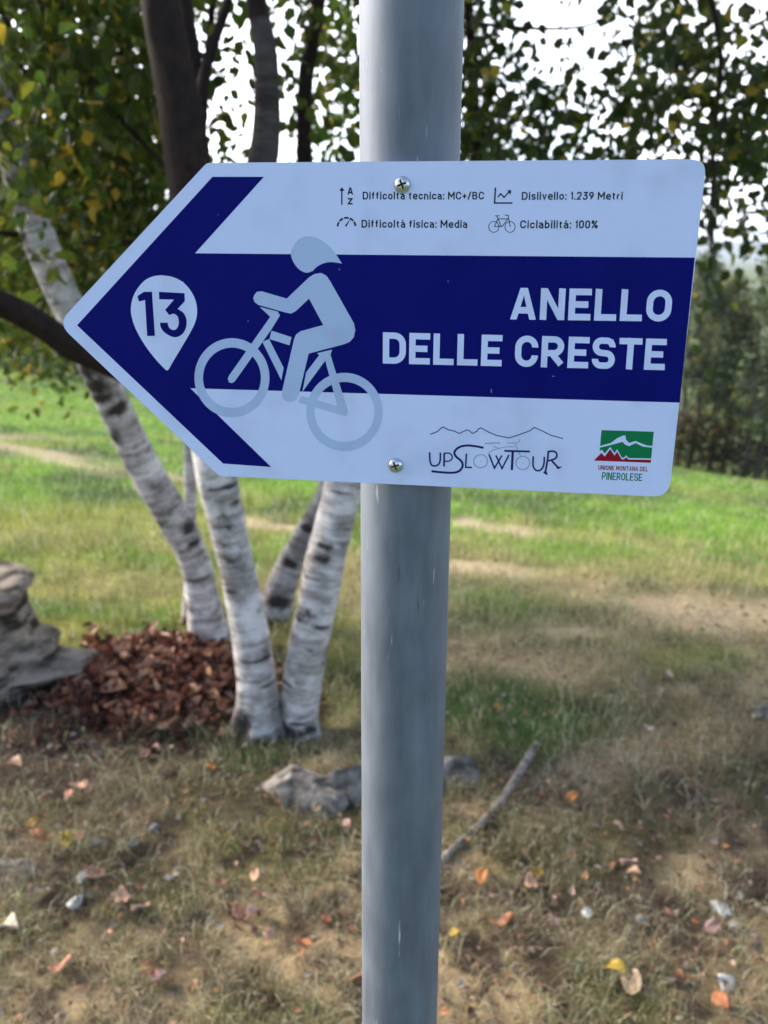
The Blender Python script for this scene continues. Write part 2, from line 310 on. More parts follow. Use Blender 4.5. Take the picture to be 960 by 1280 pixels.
# grass blades
def grass():
    n = 400000
    r = np.exp(rng.uniform(math.log(1.05), math.log(42), n)); a = rng.uniform(-R(36), R(36), n)
    x = np.sin(a)*r; y = np.cos(a)*r
    clump = fbm(x*9, y*9, 3)
    z = gz(x, y); col = zonecol(x, y, z)
    greenness = col[:, 1]/col[:, 0]; lum = col.sum(1)
    soilish = (lum < .23) & (greenness < .9); pathish = (lum > .80)
    keep = rng.random(n) < np.where(soilish, .25, np.where(pathish, .12, 1))*np.clip(.2+2.2*(clump-.25), .1, 1)
    px, py = pix(x, y, z)
    keep &= ~((np.abs(px-190) < 105) & (np.abs(py-848) < 50))
    x, y, z, r, col, g, clump = x[keep], y[keep], z[keep], r[keep], col[keep], greenness[keep], clump[keep]; n = len(x)
    grow = np.maximum(1, r/2.2); dry = np.clip(1.15-g, 0, 1)
    h = rng.uniform(.02, .06, n)*(1+.25*rng.random(n))*np.clip(.8+r/9, .8, 2.6)*np.where(g > 1.3, .95, 1.1)*(.6+clump)
    tuft = fbm(x*3.1+50, y*3.1, 2); h = h*np.clip(1.1-(r-4)/14, .55, 1.)*(.75+.9*np.clip(tuft-.4, 0, 1))
    wd = rng.uniform(.0009, .0021, n)*grow**.85
    th = rng.uniform(0, 2*math.pi, n); lean = rng.uniform(.2, 1., n)+dry*rng.uniform(.2, 1.6, n)
    dirx, diry = np.cos(th), np.sin(th); ph = th+rng.uniform(.6, 2.4, n); wx, wy = np.cos(ph)*wd, np.sin(ph)*wd
    b = np.stack([x, y, z-.004], 1); D = np.stack([dirx, diry, 0*x], 1); Wv = np.stack([wx, wy, 0*x], 1); Z = np.array([[0, 0, 1.]])
    up1 = (h*.62/np.sqrt(1+lean**2*.3))[:, None]*Z+(h*lean*.30)[:, None]*D
    up2 = (h*1.0/np.sqrt(1+lean**2*1.4))[:, None]*Z+(h*lean*.95)[:, None]*D
    V = np.stack([b-Wv/2, b+Wv/2, b+up1+Wv*.42, b+up1-Wv*.42, b+up2], 1).reshape(-1, 3)
    k = np.arange(n)[:, None]*5
    T = np.concatenate([k+np.array([[0, 1, 2]]), k+np.array([[0, 2, 3]]), k+np.array([[3, 2, 4]])])
    var = rng.uniform(.45, 1.75, n)[:, None]; c = col*var
    hue = rng.random(n); c[hue < .2] = np.array([.52, .43, .26])*var[hue < .2]; c[(hue > .9)] *= np.array([.55, .95, .5])
    c = np.clip(c, 0, .6); cc = np.repeat(c, 5, 0)
    me = npmesh('grass', V, T, cc); tag(link('grass', me, None, m_grass), 'short dry and green grass blades covering the ground', 'grass', kind='stuff')
grass()

# ---------------------------------------------------------------- leaves
def leafgeo(P, size, dirs, nrm, cols, fold=.25, wide=.38):
    """many six-vertex leaves: P base points, dirs along leaf, nrm normals"""
    n = len(P); d = dirs/np.linalg.norm(dirs, axis=1, keepdims=True); s = np.cross(d, nrm); s /= np.linalg.norm(s, axis=1, keepdims=True)+1e-9; u = np.cross(s, d)
    sz = size[:, None]
    V = np.stack([P, P+(d*.33+s*wide+u*fold*.4)*sz, P+(d*.72+s*wide*.62+u*fold*.3)*sz, P+(d*1.05-u*.08)*sz, P+(d*.72-s*wide*.62+u*fold*.3)*sz, P+(d*.33-s*wide+u*fold*.4)*sz], 1).reshape(-1, 3)
    k = np.arange(n)[:, None]*6
    T = np.concatenate([k+np.array([[0, 1, 2]]), k+np.array([[0, 2, 3]]), k+np.array([[0, 3, 4]]), k+np.array([[0, 4, 5]])])
    return V, T, np.repeat(cols, 6, 0)
def randdir(n, down=.0):
    v = rng.normal(size=(n, 3)); v /= np.linalg.norm(v, axis=1, keepdims=True); v[:, 2] -= down; return v
def leafcols(n, yellow=.08, base=(.055, .085, .012)):
    c = np.array(base)[None]*rng.uniform(.55, 1.7, (n, 1))*rng.uniform(.85, 1.15, (n, 3)); k = rng.random(n)
    c[k < yellow] = np.array([.34, .25, .03])*rng.uniform(.6, 1.2, (int((k < yellow).sum()), 1))
    k2 = (k > .94); c[k2] = np.array([.16, .17, .02])*rng.uniform(.7, 1.3, (int(k2.sum()), 1)); return c
def crown(name, parent, blobs, size=(.028, .062), yellow=.08, base=(.055, .085, .012), per=26, spread=.10):
    """blobs: (px, py, rx, ry, number of sprays, Y0, Y1); each spray is a drooping cluster of leaves"""
    Ps = []
    for (cx, cy, ax, ay, k, Y0, Y1) in blobs:
        for _ in range(k):
            t = random.random()*2*math.pi; q = math.sqrt(random.random())
            c = W(cx+math.cos(t)*q*ax, cy+math.sin(t)*q*ay, random.uniform(Y0, Y1))
            m = int(per*random.uniform(.5, 1.5)); a = rng.normal(size=(m, 3))*np.array([spread, spread, spread*1.5]); Ps.append(a+np.array(c))
    P = np.concatenate(Ps); n = len(P)
    V, T, cc = leafgeo(P, rng.uniform(size[0], size[1], n), randdir(n, .9), randdir(n), leafcols(n, yellow, base))
    o = link(name, npmesh(name, V, T, cc), parent, m_leaf); o['kind'] = 'stuff'; return o

def catmull(P, k):
    out = []
    n = len(P)
    for i in range(n-1):
        p0, p1, p2, p3 = P[max(i-1, 0)], P[i], P[i+1], P[min(i+2, n-1)]
        for j in range(k):
            t = j/k; out.append(.5*((2*p1)+(p2-p0)*t+(2*p0-5*p1+4*p2-p3)*t*t+(3*p1-p0-3*p2+p3)*t**3))
    out.append(P[-1]); return out
def tube(name, pts, parent, material, seg=24, k=8, bump=.04, scars=(), dark=None, flare=0., seed=0, cap=True):
    """pts: (Vector, radius). bark coordinates, scars = (index position, angle, size) and dark = function of length share"""
    P = catmull([np.array([*p, r]) for p, r in pts], k); nR = len(P)
    V, B, SC, DK = [], [], [], []
    s = 0.; prev = None; n0 = None
    for i, q in enumerate(P):
        c = Vector(q[:3]); r = q[3]
        nx_ = Vector(P[min(i+1, nR-1)][:3]); pv = Vector(P[max(i-1, 0)][:3]); t = (nx_-pv).normalized()
        if n0 is None: n0 = t.orthogonal().normalized()
        n0 = (n0-t*n0.dot(t)).normalized(); b0 = t.cross(n0)
        if prev is not None: s += (c-prev).length
        prev = c
        for j in range(seg):
            a = 2*math.pi*j/seg; d = n0*math.cos(a)+b0*math.sin(a)
            nz = mnoise.noise(Vector((math.cos(a)*1.3+seed*7, math.sin(a)*1.3, s*3.5)))*bump + mnoise.noise(Vector((math.cos(a)*3+seed, math.sin(a)*3, s*16)))*bump*.5
            rr_ = r*(1+nz)
            if flare:
                f = math.exp(-s/.09)*flare; rr_ *= 1+f*(.6+.5*math.cos(a*4+seed)+.3*math.cos(a*7+seed*2))
            v = c+d*rr_; V.append(v); B.append((math.cos(a)*r*1.0+seed*3, math.sin(a)*r, s))
            sc = 0
            for (ss, dirv, sz_s, sz_a) in scars:
                ds = (s-ss)/sz_s; da = (1-d.dot(dirv))/sz_a; sc = max(sc, .6*math.exp(-(ds*ds+da*da*1.)**1.0))
            SC.append(sc); DK.append(dark(s) if dark else 0.)
    Fc = []
    for i in range(nR-1):
        for j in range(seg):
            a, b_ = i*seg+j, i*seg+(j+1) % seg; Fc.append((a, b_, b_+seg, a+seg))
    if cap: Fc.append(tuple(range(seg))[::-1]); Fc.append(tuple((nR-1)*seg+j for j in range(seg)))
    me = mesh(name, V, Fc, True)
    for nm, dat in (('bark', B), ):
        at = me.attributes.new(nm, 'FLOAT_VECTOR', 'POINT'); at.data.foreach_set('vector', np.array(dat, np.float32).ravel())
    for nm, dat in (('scar', SC), ('dark', DK)):
        at = me.attributes.new(nm, 'FLOAT', 'POINT'); at.data.foreach_set('value', np.array(dat, np.float32))
    return link(name, me, parent, material)
def stem(pl):
    """(px, py, width_px, Y) -> world points with radius"""
    return [(W(px, py, Y), .5*wd*pxsize(px, py, Y)) for px, py, wd, Y in pl]
def spath(pts):
    s = [0]
    for a, b in zip(pts[:-1], pts[1:]): s.append(s[-1]+(b[0]-a[0]).length)
    return s
def scars_on(pl, pts, spots):
    """spots: (px, py, size along m, half-width): the scar faces the photograph's side of the trunk"""
    out = []; S_ = spath(pts)
    for px, py, a, h in spots:
        best = min(range(len(pl)-1), key=lambda i: abs((pl[i][1]+pl[i+1][1])/2-py)); q = (py-pl[best][1])/(pl[best+1][1]-pl[best][1])
        s = S_[best]+(S_[best+1]-S_[best])*q; cx = pl[best][0]*(1-q)+pl[best+1][0]*q; wd = pl[best][2]; off = max(-.8, min(.8, 2*(px-cx)/wd))
        d = Vector((off, -math.sqrt(1-off*off), 0.15)).normalized(); out.append((s, d, a, h))
    return out

# ================================================================ BIRCHES
# 1: the leaning birch on the left
gb = G(266, 806); Y1 = gb.y
pl = [(268, 822, 60, Y1), (263, 800, 50, Y1), (254, 750, 41, Y1-.02), (243, 700, 37, Y1-.05), (219, 650, 42, Y1-.10), (189, 600, 42, Y1-.15), (163, 550, 40, Y1-.20), (139, 500, 42, Y1-.25), (117, 450, 44, Y1-.30), (94, 400, 41, Y1-.33), (76, 365, 40, Y1-.35),
      (57, 320, 41, Y1-.38), (39, 270, 40, Y1-.40), (27, 235, 38, Y1-.42), (12, 170, 33, Y1-.45), (-2, 100, 29, Y1-.5), (-15, 20, 27, Y1-.5), (-35, -150, 24, Y1-.5), (-60, -380, 18, Y1-.4)]
T1 = empty('birch_tree', gb); pts = stem(pl)
tag(T1, 'white birch leaning far to the left, its scarred trunk passing behind the sign tip', 'tree', 'birches growing in a clump')
sc = scars_on(pl, pts, [(28, 290, .022, .30), (50, 337, .014, .12), (62, 358, .03, .18), (74, 372, .02, .15), (38, 245, .03, .4), (145, 535, .045, .35), (150, 505, .03, .5), (157, 572, .014, .2), (120, 470, .05, .6), (110, 455, .05, .5), (130, 488, .03, .8), (243, 675, .022, .25), (255, 660, .02, .2),
                        (200, 640, .02, .4), (248, 716, .012, .9), (190, 645, .018, .3), (175, 610, .008, .3), (255, 655, .03, .3), (40, 230, .02, .4), (100, 425, .05, .7)])
tube('trunk', pts, T1, m_bark, 36, 14, .09, sc, dark=lambda s: .45*min(1, max(0, (s-1.5)/.6)), flare=.3, seed=1)
for q, nm in (([(20, 293, 9, Y1-.4), (0, 291, 7, Y1-.45), (-40, 285, 5, Y1-.5)], 1), ([(75, -20, 9, 3.3), (88, 40, 8, 3.2), (104, 85, 8, 3.15), (140, 135, 7, 3.1), (175, 175, 6, 3.05), (206, 207, 5, 3.0)], 2),
              ([(95, 303, 6, 3.4), (130, 301, 7, 3.3), (165, 303, 6, 3.3), (215, 292, 5, 3.3), (260, 280, 4, 3.3)], 3), ([(6, 20, 6, 2.9), (20, 70, 5, 3), (45, 110, 4, 3.1)], 4)):
    tube('branch', stem(q), T1, m_bark, 10, 8, .12, dark=lambda s: 1., seed=nm)
crown('crown', T1, [(15, 150, 35, 90, 14, 2.4, 2.7), (80, 110, 130, 150, 132, 3.0, 4.6), (60, 260, 110, 100, 95, 3.3, 4.8), (170, 270, 70, 70, 30, 3.4, 4.6), (110, 40, 120, 60, 50, 2.9, 4.0), (30, 370, 60, 60, 45, 3.5, 5), (-140, 150, 140, 300, 90, 2.9, 4.5), (80, -130, 260, 120, 90, 2.9, 4.6), (150, 200, 50, 90, 30, 3.4, 4.6)], yellow=.07, base=(.055, .08, .011))

# 2: the middle birch, forking behind the sign into two upper stems, backlit shade painted into their bark
gb = G(322, 918); Y2 = gb.y
pl = [(322, 935, 62, Y2), (321, 905, 52, Y2), (321, 875, 49, Y2), (319, 840, 46, Y2), (314, 800, 46, Y2), (305, 750, 46, Y2), (294, 700, 46, Y2), (283, 650, 48, Y2-.02), (272, 600, 50, Y2-.04), (264, 540, 52, Y2-.05), (256, 450, 54, Y2-.07), (248, 350, 55, Y2-.1),
      (241, 260, 56, Y2-.1), (234, 200, 57, Y2-.1), (224, 130, 55, Y2-.1), (211, 60, 50, Y2-.1), (200, 0, 47, Y2-.1), (185, -120, 40, Y2-.05), (175, -300, 30, Y2)]
T2 = empty('birch_tree', gb); pts = stem(pl); sp = spath(pts)
tag(T2, 'middle birch with pale lower trunk and forked top darkened as backlit, leaf heap at its foot', 'tree', 'birches growing in a clump')
sc = scars_on(pl, pts, [(285, 603, .010, .7), (297, 624, .014, .1), (258, 645, .016, .06), (327, 818, .009, .7), (345, 850, .008, .3), (305, 892, .05, .22), (330, 915, .04, .2), (300, 905, .05, .25), (320, 930, .05, .7), (283, 722, .004, .3)])
tube('trunk', pts, T2, m_bark, 36, 14, .09, sc, dark=lambda s: min(1, max(0, (s-1.15)/.25)), flare=.6, seed=2)
for q, nm in (([(258, 455, 34, Y2), (285, 340, 36, Y2+.05), (312, 250, 37, Y2+.1), (330, 190, 37, Y2+.12), (334, 120, 32, Y2+.12), (331, 60, 29, Y2+.1), (320, 0, 26, Y2+.1), (300, -130, 22, Y2+.1)], 3),
              ([(262, 500, 34, Y2-.05), (200, 480, 33, Y2-.1), (140, 455, 33, Y2-.14), (90, 432, 34, Y2-.18), (55, 408, 33, Y2-.22), (20, 388, 33, Y2-.26), (-20, 370, 33, Y2-.3), (-80, 330, 28, Y2-.3)], 4),
              ([(247, 215, 22, Y2), (252, 120, 17, Y2+.05), (262, 70, 14, Y2+.1), (284, 5, 11, Y2+.15), (300, -60, 8, Y2+.2)], 5),
              ([(246, 180, 24, Y2+.05), (243, 90, 20, Y2+.1), (233, 20, 19, Y2+.12), (222, -60, 17, Y2+.14)], 6)):
    dk = (lambda s: 1.) if nm != 3 else (lambda s: 1. if s > .95 else .9)
    tube('branch', stem(q), T2, m_bark, 18, 10, .07, dark=dk, seed=nm)
crown('crown', T2, [(255, 40, 20, 60, 4, 2.9, 3.8), (420, 130, 40, 70, 8, 3.0, 4.6), (300, -150, 220, 110, 50, 2.6, 4.0), (275, 150, 20, 40, 3, 3, 4), (435, 40, 20, 70, 8, 3.2, 4.6), (355, 15, 40, 20, 3, 3, 4)], yellow=.06)

# 3: the right birch, its upper trunk hidden by the post
gb = G(375, 915); Y3 = gb.y
pl = [(377, 928, 46, Y3), (375, 905, 40, Y3), (375, 880, 44, Y3), (379, 850, 48, Y3), (386, 800, 49, Y3), (397, 750, 49, Y3), (407, 700, 50, Y3+.02), (420, 650, 48, Y3+.03), (430, 600, 47, Y3+.04), (443, 530, 45, Y3+.05), (462, 400, 43, Y3+.05), (485, 250, 42, Y3+.05), (505, 120, 40, Y3), (520, 0, 38, Y3), (545, -200, 30, Y3)]
T3 = empty('birch_tree', gb); pts = stem(pl)
tag(T3, 'right hand birch with the whitest trunk, leaning right to pass behind the grey post', 'tree', 'birches growing in a clump')
sc = scars_on(pl, pts, [(408, 678, .014, .16), (404, 694, .018, .12), (373, 770, .012, .12), (405, 773, .014, .25), (388, 905, .02, .3), (362, 903, .03, .3), (372, 925, .04, .5), (440, 653, .005, .2), (427, 612, .004, .3), (385, 832, .005, .3), (352, 850, .01, .15), (376, 893, .008, .3), (390, 722, .004, .3)])
tube('trunk', pts, T3, m_bark, 36, 14, .09, sc, dark=lambda s: min(1, max(0, (s-1.6)/.4)), flare=.4, seed=4)
for q, nm in (([(520, 20, 22, Y3), (590, -40, 16, Y3+.1), (700, -60, 10, Y3+.2), (820, -20, 6, Y3+.3)], 7), ([(595, 205, 16, 3.9), (592, 120, 15, 3.85), (588, 40, 13, 3.8), (580, -80, 12, 3.6)], 8),
              ([(600, 30, 5, 3.3), (680, 36, 4, 3.3), (740, 30, 3, 3.3), (770, 5, 3, 3.3)], 9), ([(880, -40, 9, 3), (900, 60, 7, 3), (895, 150, 6, 3), (890, 240, 4, 3), (892, 320, 3, 3)], 10)):
    tube('branch', stem(q), T3, m_bark, 10, 8, .1, dark=lambda s: 1., seed=nm)
crown('crown', T3, [(592, 60, 22, 80, 16, 3, 4.4), (610, 160, 45, 40, 15, 3, 4.4), (690, 165, 50, 40, 13, 3, 4.4), (790, 120, 40, 40, 8, 3, 4.4), (868, 50, 70, 55, 24, 2.9, 4.2), (930, 120, 50, 60, 15, 2.9, 4.2), (815, 175, 50, 25, 10, 3, 4),
                    (905, 205, 50, 35, 6, 3, 4), (1010, 150, 70, 160, 26, 2.9, 4.2), (790, -150, 260, 70, 60, 2.8, 4.4), (893, 285, 12, 30, 2, 2.9, 3.4), (955, 290, 10, 20, 1, 3, 3.6), (712, 75, 18, 25, 1, 3, 4.2), (650, 190, 60, 20, 8, 3, 4)], yellow=.02, base=(.030, .045, .009), spread=.085)
# single leaves on a hanging twig just right of the sign
tw = tube('twig', stem([(905, 150, 4, 2.9), (893, 230, 3, 2.85), (888, 300, 3, 2.8), (890, 350, 2, 2.8), (900, 372, 2, 2.8)]), T3, m_bark, 8, 6, .05, dark=lambda s: 1., seed=12)
for (px, py, px2, py2, sz) in ((893, 318, 884, 342, .05), (886, 296, 872, 305, .045), (890, 350, 903, 368, .055), (884, 335, 872, 330, .04), (905, 300, 917, 322, .05), (918, 350, 926, 366, .04), (868, 392, 874, 402, .045), (866, 430, 872, 442, .045), (880, 460, 892, 480, .05), (950, 305, 962, 318, .06), (888, 378, 880, 388, .04), (945, 330, 950, 345, .045)):
    a, b_ = W(px, py, 2.8), W(px2, py2, 2.8); d = np.array(b_-a)[None]; V, T, cc = leafgeo(np.array(a)[None], np.array([sz]), d, np.array([[.3, -.9, .35]]), np.array([[.05, .07, .012]]))
    o = link('leaf', npmesh('leaf', V, T, cc), tw, m_leaf)

# 4 and 5: the grey back stem and the slim stem
gb = G(342, 782); Y4 = gb.y
pl = [(338, 800, 40, Y4), (342, 770, 42, Y4), (350, 740, 40, Y4), (363, 705, 33, Y4), (383, 665, 28, Y4), (398, 635, 25, Y4+.03), (410, 600, 23, Y4+.05), (414, 500, 22, Y4+.05), (400, 350, 21, Y4), (383, 220, 20, Y4-.1), (380, 150, 19, Y4-.1), (383, 90, 19, Y4-.1), (393, 40, 19, Y4-.1), (400, -20, 17, Y4-.1), (415, -180, 12, Y4)]
T4 = empty('birch_tree', gb); pts = stem(pl)
tag(T4, 'thin grey barked birch with a round knot, leaning right between the two front trunks', 'tree', 'birches growing in a clump')
tube('trunk', pts, T4, m_bark, 28, 12, .09, scars_on(pl, pts, [(352, 745, .05, .45), (345, 775, .05, .8), (365, 700, .03, .3), (385, 660, .02, .4)]), dark=lambda s: .42 if s < .9 else min(1, .42+(s-.9)), flare=.2, seed=5)
crown('crown', T4, [(415, 60, 25, 60, 5, 3.6, 4.6), (420, 170, 25, 25, 5, 3.6, 4.6), (430, -120, 120, 80, 25, 3.2, 4.6), (280, 180, 20, 20, 2, 3.6, 4.6), (365, 160, 20, 20, 2, 3.6, 4.8)], yellow=.06)
gb = G(236, 778); Y5 = gb.y
pl = [(236, 786, 22, Y5), (237, 765, 20, Y5), (239, 720, 17, Y5), (239, 680, 15, Y5), (238, 630, 15, Y5), (237, 560, 15, Y5), (240, 450, 14, Y5), (245, 300, 12, Y5), (250, 200, 11, Y5), (270, -50, 8, Y5)]
T5 = empty('birch_tree', gb); pts = stem(pl)
tag(T5, 'slimmest upright birch stem, almost hidden behind the leaning and the middle trunks', 'tree', 'birches growing in a clump')
tube('trunk', pts, T5, m_bark, 18, 10, .05, scars_on(pl, pts, [(236, 638, .01, .4), (240, 700, .01, .4), (236, 775, .03, .5)]), dark=lambda s: min(1, max(.15, (s-1.)/.3)), seed=6)
crown('crown', T5, [(170, 230, 50, 60, 18, 3.9, 5), (120, 330, 90, 50, 34, 3.9, 5.4)], yellow=.08, base=(.07, .10, .014))

# ================================================================ FAR WOODS
def far_tree(px, py_base, py_top, Y, wpx, label, col, nleaf, lean=0, stems=1, low=.25, leaf=.16, name='woodland_tree', yellow=.04):
    b0 = W(px, py_base, Y); b0.z = float(gz(b0.x, b0.y)); top = W(px+lean, py_top, Y); s_ = pxsize(px, py_base, Y); H = top.z-b0.z
    T_ = empty(name, b0); tag(T_, label, 'tree', 'trees of the far wood')
    heads = []
    for k in range(stems):
        ox = (k-(stems-1)/2)*s_*16; p0 = b0+Vector((ox, 0, -.1)); p1 = b0+Vector((ox*1.2+lean*s_*.3, 0, H*.5)); p2 = b0+Vector((ox*2+lean*s_, 0, H*.88))
        tube('trunk', [(p0, s_*3.8), (p0.lerp(p1, .5)+Vector((.08, 0, 0)), s_*3.2), (p1, s_*2.4), (p2, s_*.8)], T_, m_pine, 10, 5, .08, seed=k)
        heads += [p1, p2]
    for k in range(9):
        a = random.random()*6.28; p = b0+Vector((0, 0, H*random.uniform(.3, .8))); e = p+Vector((math.cos(a)*wpx*s_*.4, math.sin(a)*wpx*s_*.35, H*.12))
        tube('limb', [(p, s_*1.3), (p.lerp(e, .5)+Vector((0, 0, .05)), s_*.9), (e, s_*.4)], T_, m_pine, 6, 3, .05)
    Ps = []
    for k in range(max(8, nleaf//70)):
        hh = low+(1-low)*random.random()**.8; q = (hh-low)/(1-low); rad = wpx*s_*.5*(math.sin(math.pi*min(1, .22+q*.78))**.6)
        a = random.random()*6.28; rr_ = rad*math.sqrt(random.random())
        c = b0+Vector((math.cos(a)*rr_+lean*s_*hh, math.sin(a)*rr_*.8, hh*H)); Ps.append(rng.normal(size=(70, 3))*np.array([.42, .42, .34])*(wpx*s_/6)+np.array(c))
    P = np.concatenate(Ps); P = P[P[:, 2] > b0.z+.2]; n = len(P)
    V, T, cc = leafgeo(P, rng.uniform(leaf*.7, leaf*1.3, n), randdir(n, .5), randdir(n), leafcols(n, yellow, col))
    o = link('crown', npmesh('crown', V, T, cc), T_, m_leaf); o['kind'] = 'stuff'
gdk, ggr, gbr = (.045, .07, .022), (.12, .145, .08), (.13, .125, .05)
def yof(px, py): return G(px, py).y
for a in [(945, 594, 296, 34, 115, 'tall grey green tree at the right picture edge beyond the meadow', ggr, 8500, 10, 3, .20),
          (893, 596, 350, 36, 90, 'lower olive tree with twin trunks just left of the tall wood edge tree', gbr, 6000, -4, 2, .20),
          (852, 594, 325, 35, 90, 'narrow tree partly covered by the lower right side of the sign', ggr, 6000, 4, 2, .22),
          (1020, 596, 300, 36, 120, 'tall tree outside the right edge reaching over the wood', ggr, 3000, 0, 2, .2),
          (800, 588, 370, 38, 110, 'dark tree standing wholly behind the right end of the sign', gdk, 2000, 0, 1, .2),
          (60, 462, 250, 33, 170, 'broad dark tree beyond the leaning birch trunk', gdk, 5200, 0, 1, .05),
          (-40, 458, 270, 30, 150, 'dark bushy tree at the far left edge of the meadow', ggr, 4000, 0, 1, .05),
          (160, 470, 290, 36, 150, 'round tree behind the arrow tip of the sign', ggr, 4000, 0, 1, .05),
          (260, 480, 300, 38, 150, 'tree behind the navy chevron end of the sign', gdk, 2500, 0, 1, .08)]:
    far_tree(*a)
# undergrowth at the foot of the wood
def hedge():
    Ps, cs = [], []
    for px, py, k, col, hh in [(x, 596, 1, (.075, .06, .032), 1.0) for x in range(820, 1010, 6)]+[(x, 462, 1, (.04, .055, .02), .9) for x in range(-60, 260, 9)]:
        p = W(px, py, 34.5); p.z = float(gz(p.x, p.y)); m = 150
        P = rng.normal(size=(m, 3))*np.array([.5, .4, .6])+np.array(p)+np.array([0, 0, hh]); P[:, 2] = np.maximum(P[:, 2], p.z+.05); Ps.append(P); cs.append(leafcols(m, .03, col))
    P = np.concatenate(Ps); cs = np.concatenate(cs); n = len(P); V, T, cc = leafgeo(P, rng.uniform(.10, .2, n), randdir(n), randdir(n), cs)
    tag(link('undergrowth', npmesh('undergrowth', V, T, cc), None, m_leaf), 'brown green undergrowth along the foot of the far wood', 'undergrowth', kind='stuff')
hedge()
# distant hills
def hills():
    m, t, b = mat('distant_forest', rough=1, spec=0); noisecol(t, b, (.05, .075, .06), (.09, .12, .10), .01, 5)
    xs = np.linspace(-4500, 4500, 120); v = []; f = []
    for i, x in enumerate(xs):
        h = 30+90*fbm(np.array([x/900+3]), np.array([.5]))[0]+20*fbm(np.array([x/170]), np.array([2.5]), 3)[0]
        v += [(x, 3600, -30), (x*1.05, 4200, h*.5), (x*1.1, 4900, h), (x*1.15, 5600, h*.4)]
        if i:
            for k in range(3): a = (i-1)*4+k; f.append((a, a+4, a+5, a+1))
    tag(link('hills', mesh('hills', v, f, True), None, m), kind='structure')
hills()

# ================================================================ STUMP, ROCKS, STICK
def blobmesh(name, sx, sy, sz, seed, rough=.25, sub=4, flat=.3, ledge=0):
    rr = random.Random(seed*13+1); cuts = []
    for _ in range(9): cuts.append((Vector((rr.gauss(0, 1), rr.gauss(0, 1), rr.gauss(.2, .8))).normalized(), rr.uniform(.42, .8)))
    bm = bmesh.new(); bmesh.ops.create_icosphere(bm, subdivisions=sub, radius=1)
    for v in bm.verts:
        p = v.co.copy(); n = mnoise.noise(p*1.3+Vector((seed*5.1, 0, 0)))*rough*1.6+mnoise.noise(p*3.4+Vector((0, seed*3.3, 0)))*rough*.6+mnoise.noise(p*9+Vector((0, seed, 0)))*rough*.16
        p *= 1+n
        for cn_, cd_ in cuts:
            q_ = p.dot(cn_)-cd_
            if q_ > 0: p -= cn_*q_
        p += p.normalized()*(mnoise.noise(p*6+Vector((seed, 0, 0)))*.06+mnoise.noise(p*17+Vector((0, seed, 0)))*.03)*(1 if rough < .4 else .3)
        if ledge: p.x *= 1+.10*math.sin(p.z*ledge); p.y *= 1+.10*math.sin(p.z*ledge)
        if p.z < -flat: p.z = -flat+(p.z+flat)*.2
        v.co = Vector((p.x*sx, p.y*sy, p.z*sz))
    me = bpy.data.meshes.new(name); bm.to_mesh(me); bm.free(); me.shade_smooth(); return me
def put(name, me, p, mt, rz=0, tilt=(0, 0)):
    o = link(name, me, None, mt); o.location = p; o.rotation_euler = (tilt[0], tilt[1], rz); return o
def stump():
    g = G(-28, 850); s_ = pxsize(-28, 790, g.y); base = Vector((g.x, g.y, g.z))
    top = W(-20, 716, g.y); low = W(-20, 800, g.y); H = top.z-g.z; zl = low.z-g.z
    prof = [(0, 1.22), (zl*.6, 1.2), (zl, 1.22), (zl+.012, 1.12), (zl+.035, .93), (zl+(H-zl)*.45, .86), (zl+(H-zl)*.7, .84), (H-.05, .92), (H-.025, 1.03), (H-.008, 1.0), (H, .9)]
    R0 = 76*s_; seg = 72; V, Fc = [], []
    zs = np.interp(np.linspace(0, 1, 60), np.linspace(0, 1, len(prof)), [p[0] for p in prof]); rs = np.interp(zs, [p[0] for p in prof], [p[1] for p in prof])
    for z, r in zip(zs, rs):
        for j in range(seg):
            a = 2*math.pi*j/seg; n = mnoise.noise(Vector((math.cos(a)*2.2, math.sin(a)*2.2, z*3)))*.12+mnoise.noise(Vector((math.cos(a)*5, math.sin(a)*5, z*26)))*.05+.03*math.cos(a*9+z*6)+.06*abs(mnoise.noise(Vector((math.cos(a)*7, math.sin(a)*7, z*4))))*2
            V.append((math.cos(a)*R0*r*(1+n), math.sin(a)*R0*r*(1+n), z-.03+.02*mnoise.noise(Vector((math.cos(a)*2, math.sin(a)*2, 5)))))
    m = len(zs)
    for i in range(m-1):
        for j in range(seg): Fc.append((i*seg+j, i*seg+(j+1) % seg, (i+1)*seg+(j+1) % seg, (i+1)*seg+j))
    V.append((0, 0, H-.05)); 
    for j in range(seg): Fc.append(((m-1)*seg+j, (m-1)*seg+(j+1) % seg, m*seg))
    root = empty('tree_stump', base); tag(root, 'weathered grey stump with a flared rim at the left picture edge', 'stump')
    me = mesh('trunk', V, Fc, True); o = link('trunk', me, root, m_wood); o.matrix_parent_inverse = Matrix.Identity(4)
stump()
g = G(15, 868); me = blobmesh('flat_rock', .34, .2, .10, 3, .22, 5, .5, 24); me.materials.append(m_wood)
o = put('flat_rock', me, (g.x-.05, g.y+.06, g.z+.06), None, .1); tag(o, 'dark layered slab of rock at the foot of the stump', 'rock')
for px, py, sx, sy, sz, sd_, rz, lab in ((378, 1003, .11, .07, .055, 1, -.25, 'largest grey rock in front of the birches, left of the post'), (432, 1000, .075, .06, .07, 2, .3, 'grey rock half hidden behind the left side of the post'), (572, 985, .062, .06, .065, 5, .2, 'brown grey rock just right of the post beside the stick'),
                                        (14, 1096, .055, .045, .025, 6, 0, 'flat grey stone cut by the left picture edge'), (955, 898, .05, .04, .035, 8, 0, 'pinkish stone at the right picture edge')):
    g = G(px, py); me = blobmesh('rock', sx*1.4, sy*1.3, sz*1.35, sd_, .2, 4, .25); me.materials.append(m_rock)
    o = put('rock', me, (g.x, g.y+sy*.4, g.z+sz*.2), None, rz); tag(o, lab, 'rock', 'rocks in the grass')
